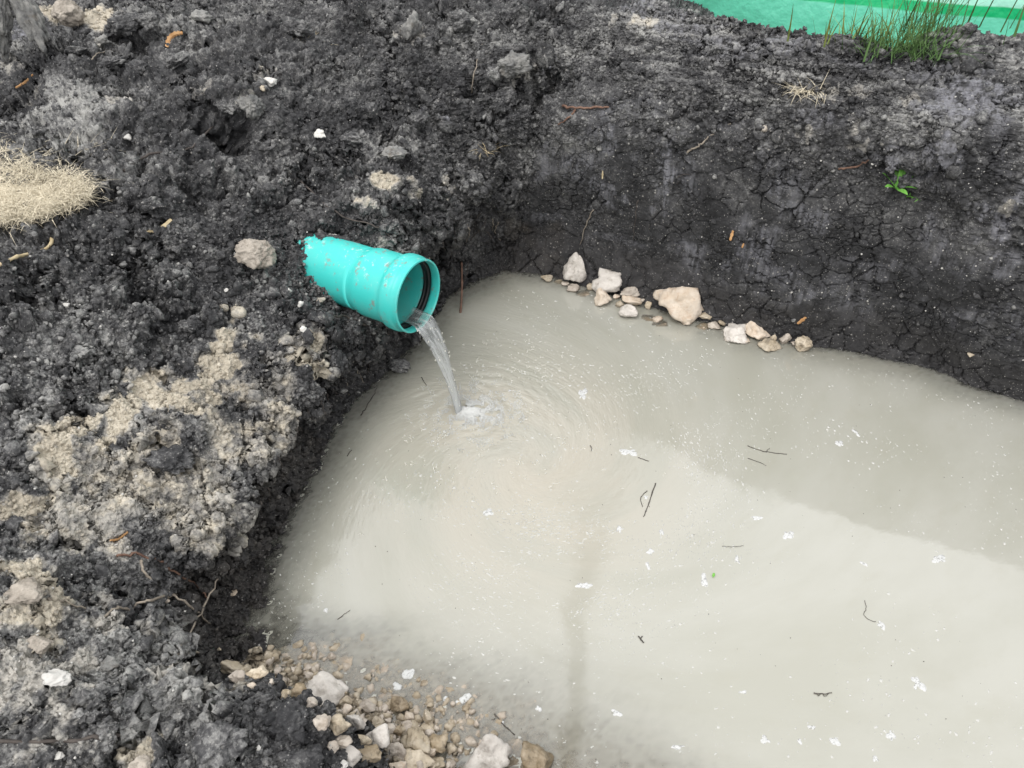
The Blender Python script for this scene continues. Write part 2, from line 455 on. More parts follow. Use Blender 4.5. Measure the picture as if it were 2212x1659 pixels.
def cr(ctrl, par):
    """Catmull-Rom along axis 0 with gentle tension"""
    n = ctrl.shape[0]
    i = np.clip(np.floor(par).astype(int), 0, n - 2); t = (par - i)[:, None, None]
    g = lambda k: ctrl[np.clip(k, 0, n - 1)]
    p0, p1, p2, p3 = g(i - 1), g(i), g(i + 1), g(i + 2)
    m1, m2 = (p2 - p0) * .42, (p3 - p1) * .42
    t2, t3 = t * t, t * t * t
    return (2 * t3 - 3 * t2 + 1) * p1 + (t3 - 2 * t2 + t) * m1 + (-2 * t3 + 3 * t2) * p2 + (t3 - t2) * m2
S_N = [20, 60, 130, 150, 130, 120, 130, 130, 120, 110, 95, 80, 80, 75, 60, 40, 30, 75, 100, 120, 150, 130, 60]
L_N = [6, 20, 34, 52, 95, 105, 105, 170, 160, 50, 30]
sp = np.concatenate([np.arange(k) / k + i for i, k in enumerate(S_N)] + [[nS - 1]])
lp = np.concatenate([np.arange(k) / k + i for i, k in enumerate(L_N)] + [[nL - 1]])
G1 = cr(CTRL, sp)                                   # (s, levels, 3)
BASE = cr(np.transpose(G1, (1, 0, 2)), lp)          # (l, s, 3)
BASE = np.transpose(BASE, (1, 0, 2))
ns, nl = BASE.shape[:2]
V = BASE.reshape(-1, 3).copy()
UU = np.repeat(np.interp(sp, np.arange(nS), REAL), nl); LL = np.tile(lp, ns) - 3    # LL: 0 waterline, 2 lip ...
# smooth pseudo random helper in world space
def vnoise(V, scale, seed):
    r = np.random.RandomState(seed)
    out = np.zeros(len(V))
    for k in range(14):
        d = r.normal(size=3); d /= np.linalg.norm(d)
        out += np.sin((V @ d) * scale * r.uniform(.5, 1.6) + r.uniform(0, 6.28))
    return out / math.sqrt(7)
def project(V):
    y, w = V[:, 1], CAM_H - V[:, 2]
    dep = y * CS + w * SN
    return 1106 + FQ * V[:, 0] / dep, 829.5 - FQ * (y * SN - w * CS) / dep, dep
QX, QY, QD = project(V)
def base_at(qx, qy):
    d = (QX - qx) ** 2 + (QY - qy) ** 2 + 400 * np.maximum(QD, 0) ** 2 + np.where(QD < .1, 1e9, 0)
    return V[np.argmin(d)]
def blob(qx, qy, r, soft=.6, sc=(1, 1, 1)):
    c = base_at(qx, qy)
    out = np.zeros(len(V))
    lim = 2.2 * r * np.array(sc)
    sel = np.where((np.abs(V[:, 0] - c[0]) < lim[0]) & (np.abs(V[:, 1] - c[1]) < lim[1]) & (np.abs(V[:, 2] - c[2]) < lim[2]))[0]
    P_ = (V[sel] - c) / np.array(sc)
    dd = np.sqrt((P_ ** 2).sum(1)) + .35 * r * vnoise(P_, 5.0 / r, int(qx + qy))
    out[sel] = 1 - sstep(r * (1 - soft), r * (1 + soft * .3), dd)
    return out
def bell(a, b, r):
    c = base_at(a, b)
    sel = np.where((np.abs(V[:, 0] - c[0]) < 3 * r) & (np.abs(V[:, 1] - c[1]) < 3 * r))[0]
    out = np.zeros(len(V)); out[sel] = np.exp(-((V[sel] - c) ** 2).sum(1) / r ** 2)
    return out
wall = sstep(14.9, 15.4, UU) * sstep(-.2, .2, LL) * (1 - .55 * sstep(2.5, 3.3, LL + .35 * vnoise(V, 3, 5))) * (1 - .45 * sstep(3.8, 4.6, LL)) * (1 - .5 * sstep(4.6, 5.2, LL))
wall = np.maximum(wall, .9 * blob(1290, 270, .13)); wall = np.maximum(wall, .9 * blob(2060, 235, .15))
top_right = sstep(15.5, 16.5, UU) * sstep(3.8, 4.6, LL)
lowband = sstep(14.0, 15.2, UU) * (1 - sstep(.75, 1.15, LL + .12 * vnoise(V, 6, 8)))
leftface = sstep(4.6, 5.2, UU) * (1 - sstep(14.4, 15.2, UU)) * (1 - sstep(1.55, 2.0, LL + .12 * vnoise(V, 7, 3)))
wet = np.clip(lowband + .8 * leftface, 0, 1)  # damp foot of the wall, plus a darker, glossier left bank face
wet = np.maximum(wet, (1 - sstep(.0, .35, LL)) * (UU > 4.4))
for (a, b, r, k) in ((470,1320,.13,.85), (440,1420,.10,.85), (530,1250,.10,.8), (520,1180,.08,.7)):  # darker, glossier soil in the gully below the left lip
    wet = np.maximum(wet, k * blob(a, b, r))
brown = np.clip(leftface * (UU < 8.6) * .9 + blob(1110, 550, .17) * .9 + blob(1180, 575, .12) * .8, 0, 1)
beach = sstep(.3, .9, UU) * (1 - sstep(4.7, 5.1, UU)) * (1 - sstep(1.0, 1.35, LL + .1 * vnoise(V, 9, 4)))
beach = np.maximum(beach, sstep(14.3, 14.8, UU) * (1 - sstep(18.8, 19.3, UU)) * (1 - sstep(-.25, .0, LL)))
clay = np.zeros(len(V))
for (a, b, r, k) in ((40,1090,.06,1), (100,1010,.08,1), (180,940,.07,1), (260,890,.07,1), (340,850,.08,1), (410,850,.08,1), (450,815,.07,1), (470,780,.06,1), (495,735,.05,.95), (505,670,.03,.9), (290,805,.03,.8),
                     (630,760,.08,.95), (690,745,.06,.8), (600,800,.07,.6), (330,1040,.17,.80), (470,1050,.17,.80), (220,1060,.14,.80), (560,930,.13,.80), (420,1130,.11,.78), (520,860,.12,.8), (600,860,.10,.75), (130,1120,.10,.75), (30,1240,.07,1), (60,1300,.07,.95), (20,1350,.07,.9), (90,1385,.05,.95), (180,1340,.08,.6),
                     (830,395,.06,.95), (900,415,.05,.8), (790,430,.04,.8), (970,400,.04,.7), (120,1650,.08,.55), (310,1645,.05,.9), (60,1480,.10,.55), (250,1330,.08,.5), (420,1480,.07,.55), (500,1490,.05,.8), (150,1560,.07,.5),
                     (1790,195,.05,.7), (1850,210,.04,.5), (545,235,.04,.85), (200,30,.14,.95), (120,15,.10,.9), (30,150,.10,.6), (240,95,.06,.6), (2180,455,.04,.7), (890,60,.05,.6), (1390,45,.05,.75), (1330,40,.04,.6), (1130,140,.07,.6), (820,520,.03,.4), (1860,320,.04,.7), (1960,215,.04,.6), (1740,290,.03,.6), (1850,270,.03,.5), (440,210,.05,.7), (260,215,.05,.6), (570,180,.04,.7)):
    clay = np.maximum(clay, k * blob(a, b, r))
dry = np.zeros(len(V))
for (a, b, r, k) in ((150,240,.22,1), (40,330,.2,.6), (250,215,.1,.9), (840,330,.10,.8), (900,270,.08,.6), (1150,130,.16,.8), (1450,70,.45,.7), (1600,110,.35,.7), (1900,160,.5,.5), (2100,130,.4,.55), (420,1030,.3,.9), (200,1500,.4,.9), (60,1250,.3,.6),
                     (500,1560,.25,.55), (880,560,.14,.5), (640,1570,.12,.7), (300,30,.25,.8), (420,40,.2,.6), (60,100,.25,.9), (450,20,.2,.5), (1260,260,.14,.7), (1320,310,.1,.6), (2060,230,.18,.9), (2030,330,.08,.9), (1900,720,.0001,0)):
    dry = np.maximum(dry, k * blob(a, b, max(r, .01)))
# a cave-like hole under a slab on the left bank, and a few open crevices
hole = np.zeros(len(V))
for (a, b, r, k) in ((705,880,.06,.07), (650,955,.05,.06), (612,1050,.06,.07), (560,1130,.06,.06), (790,775,.05,.06), (850,735,.05,.06), (470,1330,.08,.06), (430,1430,.06,.06), (1010,520,.05,.05), (960,560,.05,.05), (1120,190,.04,.07), (1180,205,.035,.06), (690,830,.03,.04), (590,960,.03,.04), (478,268,.055,.16), (500,290,.05,.15), (440,262,.04,.10), (250,85,.05,.08), (300,100,.04,.07), (1020,195,.035,.08), (1160,195,.05,.10), (1185,170,.03,.08), (360,960,.03,.05), (330,1010,.03,.05), (400,1000,.03,.05), (1620,230,.04,.05), (1590,260,.03,.05), (20,200,.10,.10), (470,1510,.05,.03), (380,1590,.05,.03), (200,1470,.05,.03)):
    hole += k * bell(a, b, r)
lump = np.zeros(len(V))
for (a, b, r, k) in ((655,850,.045,.04), (618,905,.04,.035), (585,975,.05,.045), (530,1060,.045,.04), (480,1130,.05,.045), (430,1170,.045,.035), (735,735,.05,.04), (700,785,.04,.03), (780,690,.04,.03), (960,455,.05,.04), (1010,415,.05,.04), (1050,330,.06,.05), (1085,250,.06,.05), (880,400,.07,.04), (500,215,.12,.05), (620,1560,.10,.03), (700,1600,.08,.025), (300,60,.15,.07), (150,110,.10,.05), (1110,150,.12,.05), (640,800,.12,.03), (380,950,.12,.035), (1880,75,.10,.02), (1800,60,.08,.02), (2080,90,.05,.03), (450,1560,.10,.04), (250,1480,.12,.04), (80,1560,.12,.04), (900,300,.10,.03), (700,120,.12,.03), (60,1290,.10,.05)):
    lump += k * bell(a, b, r)

smear = np.zeros(len(V))
for (a, b, rx, rz, k) in ((2060,225,.15,.07,1), (2035,330,.04,.05,1), (2040,350,.05,.04,.6), (1440,360,.022,.10,1), (1425,440,.03,.06,.7), (1300,300,.08,.06,.55), (1320,425,.05,.05,.7), (1290,400,.04,.05,.5), (2185,470,.04,.08,1), (2130,455,.05,.03,.7), (2170,570,.08,.05,.55), (1960,385,.07,.06,.6), (1930,350,.08,.04,.45), (1340,520,.10,.03,.3), (1800,600,.14,.06,.35), (1900,580,.12,.06,.35), (60,60,.10,.12,1), (110,80,.06,.10,.9), (905,250,.03,.05,.9), (965,265,.025,.04,.9), (1750,260,.06,.03,.5), (1560,100,.15,.03,.5), (1700,110,.18,.02,.6), (1990,160,.25,.02,.5), (2120,200,.2,.02,.5), (1430,45,.16,.03,.7), (1180,130,.03,.06,.9), (430,35,.05,.03,.7), (265,60,.05,.05,.8)):
    smear = np.maximum(smear, k * blob(a, b, 1.0, .6, (rx, rx, rz)))
wall = np.maximum(wall, .85 * blob(70, 60, .17))
lipm = sstep(2.4, 3.2, UU) * (1 - sstep(14.6, 15.2, UU)) * sstep(1.0, 1.8, LL) * (1 - sstep(2.3, 3.0, LL))
idx = np.arange(ns * nl).reshape(ns, nl)
F = np.stack([idx[:-1, :-1], idx[1:, :-1], idx[1:, 1:], idx[:-1, 1:]], -1).reshape(-1, 4)
# orient upward
c0 = V[F]; nz = np.cross(c0[:, 1] - c0[:, 0], c0[:, 2] - c0[:, 0])[:, 2]
if nz.mean() < 0: F = F[:, ::-1]
rough = np.clip(.12 + .25 * sstep(-.4, .05, LL) + .63 * sstep(-.05, .5, LL), 0, 1) * (1 - .35 * lowband)
ATT = dict(wall=wall, wet=wet, brown=brown, beach=beach, clay=clay, dry=dry, rough=rough, topr=top_right, push=lump - hole, smear=smear, lip=lipm)
ground = mesh_np('ground', V, F, M_SOIL, attrs=ATT)
tag(ground, 'black clayey soil banks of the dug pit', kind='structure')

pit_floor = mesh_np('pit_floor', np.array([(-.6, .3, -.46), (6, -.5, -.46), (6, 2.2, -.46), (-.3, 2.7, -.46)]), [[0, 1, 2, 3]], M_SOIL)
tag(pit_floor, 'muddy floor of the pit under the water', kind='structure')

# displacement of the soil, evaluated once and baked to real geometry
def displace_group():
    g = bpy.data.node_groups.new('soil_relief', 'GeometryNodeTree')
    g.interface.new_socket('Geometry', in_out='INPUT', socket_type='NodeSocketGeometry')
    g.interface.new_socket('Geometry', in_out='OUTPUT', socket_type='NodeSocketGeometry')
    t = T(g)
    gi = t.n('NodeGroupInput'); go = t.n('NodeGroupOutput')
    A = lambda nm: t.n('GeometryNodeInputNamedAttribute', {'Name': nm}, data_type='FLOAT').outputs[0]
    wallA, roughA, toprA, pushA, beachA, clayA, edgeA = A('wall'), A('rough'), A('topr'), A('push'), A('beach'), A('clay'), A('lip')
    nowall = t.m('SUBTRACT', 1.0, wallA)
    geo = gi.outputs[0]
    def setpos(geo, height):
        nrm = t.n('GeometryNodeInputNormal').outputs[0]
        off = t.vm('SCALE', nrm, scale=height)
        return t.n('GeometryNodeSetPosition', {'Geometry': geo, 'Offset': off}).outputs[0]
    pos = t.n('GeometryNodeInputPosition').outputs[0]
    warp = t.vm('ADD', pos, t.vm('SCALE', t.noise(pos, 9.0, 3, .6, out='Color'), scale=.07))
    warp2 = t.vm('ADD', pos, t.vm('SCALE', t.noise(pos, 40.0, 3, .6, out='Color'), scale=.02))
    # 1 large lumps
    h1 = t.m('MULTIPLY', t.m('SUBTRACT', t.noise(pos, 4.0, 3, .5), .5), t.m('MULTIPLY', roughA, t.m('ADD', .05, t.m('MULTIPLY', nowall, .07))))
    hl = t.m('MULTIPLY', t.m('SUBTRACT', t.noise(pos, 11.0, 3, .6), .5), t.m('MULTIPLY', edgeA, .13))
    geo = setpos(geo, t.m('ADD', t.m('ADD', h1, hl), pushA))
    # 2 clods
    gate = t.ss(t.noise(pos, 6.0, 2), .42, .60)
    amp2 = t.m('MULTIPLY', t.m('MULTIPLY', nowall, roughA), t.m('ADD', .25, t.m('MULTIPLY', gate, .75)))
    amp2 = t.m('MULTIPLY', amp2, t.m('SUBTRACT', 1.0, t.m('MULTIPLY', toprA, .55)))
    # broken clods: blocky cells of random height parted by crevices
    def clod(vec, scale, amp, soft):
        ed = t.voro(vec, scale, 'DISTANCE_TO_EDGE')
        vc = t.n('ShaderNodeTexVoronoi', {'Vector': vec, 'Scale': scale})
        rc = t.n('ShaderNodeSeparateXYZ', {'Vector': vc.outputs['Color']}).outputs[0]
        plateau = t.m('POWER', t.m('MULTIPLY', ed, 1.0 / soft, clamp=True), .55)
        dome = t.m('SUBTRACT', .5, vc.outputs['Distance'])
        h = t.m('ADD', t.m('MULTIPLY', plateau, .55), t.m('MULTIPLY', dome, .5))
        return t.m('MULTIPLY', t.m('SUBTRACT', t.m('MULTIPLY', h, t.m('ADD', .45, t.m('MULTIPLY', rc, .9))), .35), amp)
    clayk = t.m('SUBTRACT', 1.0, t.m('MULTIPLY', clayA, .70))
    amp2 = t.m('MULTIPLY', amp2, clayk)
    big_gate = t.ss(t.noise(pos, 3.2, 2), .40, .56)
    h2 = t.m('ADD', t.m('MULTIPLY', clod(warp, 16.0, .062, .20), amp2),
             t.m('MULTIPLY', clod(t.vm('ADD', pos, t.vm('SCALE', t.noise(pos, 14.0, 4, .6, out='Color'), scale=.09)), 7.0, .125, .14), t.m('MULTIPLY', t.m('MULTIPLY', amp2, big_gate), .9)))
    h2b = t.m('MULTIPLY', t.m('SUBTRACT', t.noise(pos, 17.0, 5, .62), .5), t.m('MULTIPLY', roughA, t.m('ADD', .010, t.m('MULTIPLY', nowall, .042))))
    geo = setpos(geo, t.m('ADD', h2, h2b))
    # 3 crumbs
    h3 = t.m('MULTIPLY', clod(warp2, 44.0, .016, .22), t.m('MULTIPLY', t.m('ADD', .06, nowall), t.m('SUBTRACT', 1.0, t.m('MULTIPLY', clayA, .75))))
    h3c = t.m('MULTIPLY', t.m('SUBTRACT', .42, t.voro(warp2, 105.0)), t.m('MULTIPLY', t.m('MULTIPLY', t.m('ADD', .04, nowall), t.m('SUBTRACT', 1.0, t.m('MULTIPLY', clayA, .6))), .0085))
    h3b = t.m('MULTIPLY', t.m('SUBTRACT', t.noise(pos, 70.0, 5, .65), .5), t.m('MULTIPLY', roughA, t.m('ADD', .004, t.m('MULTIPLY', nowall, .014))))
    geo = setpos(geo, t.m('ADD', h3, h3b))
    geo = setpos(geo, h3c)
    # 4 shrinkage cracks and plates on the cut wall
    wv = t.vm('ADD', pos, t.vm('SCALE', t.noise(pos, 22.0, 4, .65, out='Color'), scale=.035))
    e1 = t.voro(wv, 15.0, 'DISTANCE_TO_EDGE')
    e2 = t.voro(wv, 34.0, 'DISTANCE_TO_EDGE')
    v1 = t.n('ShaderNodeTexVoronoi', {'Vector': wv, 'Scale': 15.0})
    plate = t.n('ShaderNodeSeparateXYZ', {'Vector': v1.outputs['Color']}).outputs[0]
    cm = t.ss(t.noise(pos, 5.5, 3), .47, .58)
    wid = t.m('ADD', .012, t.m('MULTIPLY', t.ss(t.noise(pos, 16.0, 2), .35, .7), .065))
    e1 = t.m('DIVIDE', e1, wid)
    cr1 = t.m('MULTIPLY', t.ss(e1, 1.0, .1), t.m('MULTIPLY', cm, -.017))
    cr2 = t.m('MULTIPLY', t.ss(e2, .06, .01), t.m('MULTIPLY', t.ss(t.noise(pos, 7.0, 2), .45, .6), -.007))
    h4 = t.m('ADD', t.m('MULTIPLY', t.m('ADD', cr1, cr2), 1.0), t.m('MULTIPLY', t.m('SUBTRACT', plate, .5), .014))
    wv3 = t.vm('ADD', pos, t.vm('SCALE', t.noise(pos, 12.0, 5, .65, out='Color'), scale=.09))
    e3 = t.voro(wv3, 7.0, 'DISTANCE_TO_EDGE')
    cr3 = t.m('MULTIPLY', t.ss(e3, .045, .0), t.m('MULTIPLY', t.m('ADD', t.ss(t.noise(pos, 5.0, 2), .50, .58), t.m('MULTIPLY', clayA, .7), clamp=True), t.m('MULTIPLY', t.m('MULTIPLY', nowall, roughA), -.030)))
    geo = setpos(geo, cr3)
    # bucket drag marks along the wall's top
    mp = t.n('ShaderNodeVectorRotate', {'Vector': pos, 'Angle': rad(22.3), 'Axis': (0, 0, 1)}).outputs[0]
    mp = t.vm('MULTIPLY', mp, (2.0, 22.0, 22.0))
    h5 = t.m('MULTIPLY', t.m('SUBTRACT', t.noise(mp, 1.0, 4, .55), .5), t.m('MULTIPLY', toprA, .058))
    geo = setpos(geo, t.m('ADD', t.m('MULTIPLY', h4, wallA), h5))
    g.links.new(geo, go.inputs[0])
    return g
mod = ground.modifiers.new('relief', 'NODES')
mod.node_group = displace_group()
dg = bpy.context.evaluated_depsgraph_get()
baked = bpy.data.meshes.new_from_object(ground.evaluated_get(dg), depsgraph=dg)
ground.modifiers.clear()
old = ground.data
ground.data = baked
bpy.data.meshes.remove(old)
if not baked.materials: baked.materials.append(M_SOIL)
bpy.context.view_layer.update()

TV = np.empty(len(baked.vertices) * 3, np.float32); baked.vertices.foreach_get('co', TV); TV = TV.reshape(-1, 3)
TN = np.empty(len(baked.vertices) * 3, np.float32); baked.vertex_normals.foreach_get('vector', TN); TN = TN.reshape(-1, 3)

CAMP = Vector((0, 0, CAM_H))
def hit(qx, qy):
    ok, loc, nor, _ = ground.ray_cast(CAMP, ray(qx, qy).normalized())
    if not ok: return P(qx, qy, .5), Vector((0, 0, 1))
    return loc, nor
def surf(qx, qy):
    """what the eye meets at that spot: soil, or water where the soil lies below it"""
    loc, nor = hit(qx, qy)
    if loc.z < 0: return P(qx, qy, 0), Vector((0, 0, 1))
    return loc, nor
def drop(x, y, z0=2.0):
    ok, loc, nor, _ = ground.ray_cast(Vector((x, y, z0)), Vector((0, 0, -1)))
    return (loc, nor) if ok else (Vector((x, y, 0)), Vector((0, 0, 1)))

# ------------------------------------------------------------------ stones and clods
_ico = {}
def ico(sub):
    if sub not in _ico:
        bm = bmesh.new(); bmesh.ops.create_icosphere(bm, subdivisions=sub, radius=1)
        v = np.array([tuple(q.co) for q in bm.verts]); f = np.array([[q.index for q in p.verts] for p in bm.faces])
        bm.free(); _ico[sub] = (v, f)
    return _ico[sub]
def angular(seed, sub=3, planes=11, soft=16, rough=.06, nscale=2.2, jag=1.0, lo=.62, chip=0.0):
    r = np.random.RandomState(seed)
    v, f = ico(sub)
    pn = r.normal(size=(planes, 3)); pn /= np.linalg.norm(pn, axis=1)[:, None]
    ph = r.uniform(lo, 1.0, planes)
    dots = np.maximum(v @ pn.T, 1e-3)
    rr = np.minimum(ph / dots, 1.35)
    R = -np.log(np.exp(-soft * rr).sum(1) + np.exp(-soft * 1.3)) / soft
    off = r.uniform(-50, 50, 3)
    nz = np.array([mnoise.fractal(Vector(q * nscale + off), .8, 2.1, 5) for q in v])
    rid = np.array([abs(mnoise.noise(Vector(q * nscale * 2.7 + off))) for q in v])
    if chip:
        lowf = np.array([mnoise.noise(Vector(q * 1.5 + off)) for q in v]); cut = np.array([abs(mnoise.noise(Vector(q * 2.3 - off))) for q in v])
        R = R * (1 + chip * lowf - chip * .9 * np.clip(.22 - cut, 0, 1) * 2)
    R = R * (1 + rough * nz * 1.1 - rough * .8 * rid * jag)
    out = v * R[:, None]
    return out / np.abs(out).max(0), f
def rock(name, qx, qy, w, h, mat, label, cat='stone', group=None, seed=0, mode='land', tall=1.0, sub=3, rough=.06, soft=16, lift=.28, yaw=None, tilt=.25, deep=.85, taper=0.0):
    rnd = random.Random(seed * 7 + 13)
    if mode == 'sub':
        p = P(qx, qy, 0)
    else:
        p, _ = surf(qx, qy + .28 * h)
    wm, hm = px2m(w, p), px2m(h, p)
    sx, sy, sz = wm / 2, wm / 2 * deep, max(hm / 2 * .95 * tall, wm * .2)
    v, f = angular(seed, sub, 11 + seed % 6 if soft > 12 else 10, soft, rough, lo=.54 if soft > 12 else .62, chip=.22 if soft > 12 else 0)
    if taper:
        k_ = 1 - taper * np.clip((v[:, 2] + .6) / 1.6, 0, 1); v = v * np.stack([k_, k_, np.ones_like(k_)], 1)
    v = v * np.array([sx, sy, sz])
    e = Matrix.Rotation(rnd.uniform(-tilt, tilt), 3, 'Y') @ Matrix.Rotation(rnd.uniform(-tilt, tilt), 3, 'X')
    if yaw is not None: e = Matrix.Rotation(yaw, 3, 'Z') @ e
    v = v @ np.array(e).T
    v[:, 2] -= v[:, 2].min()
    loc = Vector(p)
    if mode == 'sub': loc.z = -v[:, 2].max() + .0015
    else: loc.z = p.z - sz * (1 - lift * 2) * .5
    o = mesh_np(name, v, f, mat, smooth=False)
    o.location = loc
    return tag(o, label, cat, group)

FARG = 'limestone rubble along the far foot of the wall'
far_rocks = [
 (1242,583,64,70,M_WHITE,'tall pointed white stone, tallest at the left of the far row',1.25,3,'land'),
 (1318,606,72,54,M_WHITE,'broad white stone next to the pointed one in the far row',.95,8,'land'),
 (1361,626,44,26,M_PINK,'flat pinkish stone leaning on the right of the broad white stone',.8,21,'land'),
 (1298,641,44,40,M_PEACH,'cream stone standing in water below the broad white stone',1.0,4,'land'),
 (1364,648,42,26,M_PEACH,'blocky cream stone under the flat pinkish stone',.9,15,'land'),
 (1362,670,54,32,M_WHITE,'slanted pale wedge of stone at the water in front of the cream block',.7,26,'land'),
 (1458,646,98,76,M_PEACH,'largest tan boulder of the far row with a rusty spot',1.0,17,'land'),
 (1483,684,42,32,M_PEACH,'cream stone at the foot of the largest tan boulder',.9,9,'land'),
 (1398,660,14,22,M_TAN,'little tan stone at the left side of the largest boulder',1.0,31,'land'),
 (1585,716,64,34,M_WHITE,'long white stone half under water right of the largest boulder',.75,12,'land'),
 (1632,715,54,34,M_PEACH,'peach square topped stone right of the long white one',.9,33,'land'),
 (1660,742,50,24,M_TAN,'murky tan stone just under water below the peach square stone',.8,34,'land'),
 (1694,731,28,24,M_PINK,'small leaning stone between the peach and the yellowish stone',1.1,35,'land'),
 (1730,746,40,30,M_TAN,'yellowish stone at the right end of the far row',1.0,36,'land'),
 (1181,600,26,15,M_TAN,'small orange tan stone at the left end of the far row',.9,37,'land'),
 (1240,622,30,15,M_PINK,'low flat stone under the tall pointed white stone',.7,38,'land'),
 (1276,616,22,18,M_TAN,'brownish stone between the pointed and the broad white stone',.9,39,'land'),
 (1510,668,20,9,M_TAN,'small flat chip on the wet soil right of the largest boulder',.8,40,'land'),
 (1520,681,30,11,M_TAN,'second flat chip just below the first right of the largest boulder',.7,41,'land'),
 (1545,702,30,18,M_PINK,'greyish stone showing dimly at the water edge left of the long white stone',.8,42,'land'),
 (1398,686,32,22,M_PEACH,'grey stone blurred by murky water left of the cream foot stone',.8,43,'sub'),
 (1428,700,38,22,M_PEACH,'tan stone blurred by murky water below the largest boulder',.8,44,'sub'),
 (1518,706,38,20,M_PEACH,'tan stone sunk in murky water between boulder and long white stone',.8,45,'sub'),
 (1258,634,34,18,M_PEACH,'brown stone sunk in murky water below the low flat stone',.8,46,'sub'),
 (1222,613,18,12,M_PINK,'little chip wedged left under the tall pointed stone',.8,101,'land'), (1338,656,20,16,M_TAN,'little tan stone between the standing cream stone and the slanted wedge',.8,102,'land'), (1330,640,18,14,M_PEACH,'little cream chip right of the standing cream stone',.8,103,'land'), (1384,650,16,14,M_PINK,'little grey chip right of the cream block',.8,104,'land'),
 (1420,688,24,12,M_PEACH,'flat pale chip at the water below the largest boulder',.7,105,'land'), (1560,697,20,12,M_TAN,'little tan chip left of the long white stone on the bank side',.8,106,'land'), (1608,732,24,14,M_PEACH,'pale chip at the water between the long white and the peach stone',.7,107,'land'), (1672,727,20,14,M_TAN,'little tan chip right of the peach stone',.8,108,'land'), (1714,740,18,12,M_PINK,'little chip left of the yellowish end stone',.8,109,'land'),
 (1205,607,26,12,M_TAN,'dim stone sunk beside the small orange tan stone',.8,47,'sub'),
]
for (x, y, w, h, m, lab, tall, sd_, mode) in far_rocks:
    rock('limestone_rock', x, y, w * 1.12, h * 1.1, m, lab, 'stone', FARG, sd_, mode, tall, sub=4 if w > 26 else 3, rough=.06, soft=140, taper=.75 if sd_ == 3 else (.35 if sd_ in (26, 35, 4) else 0), tilt=.12 if sd_ == 3 else .3)

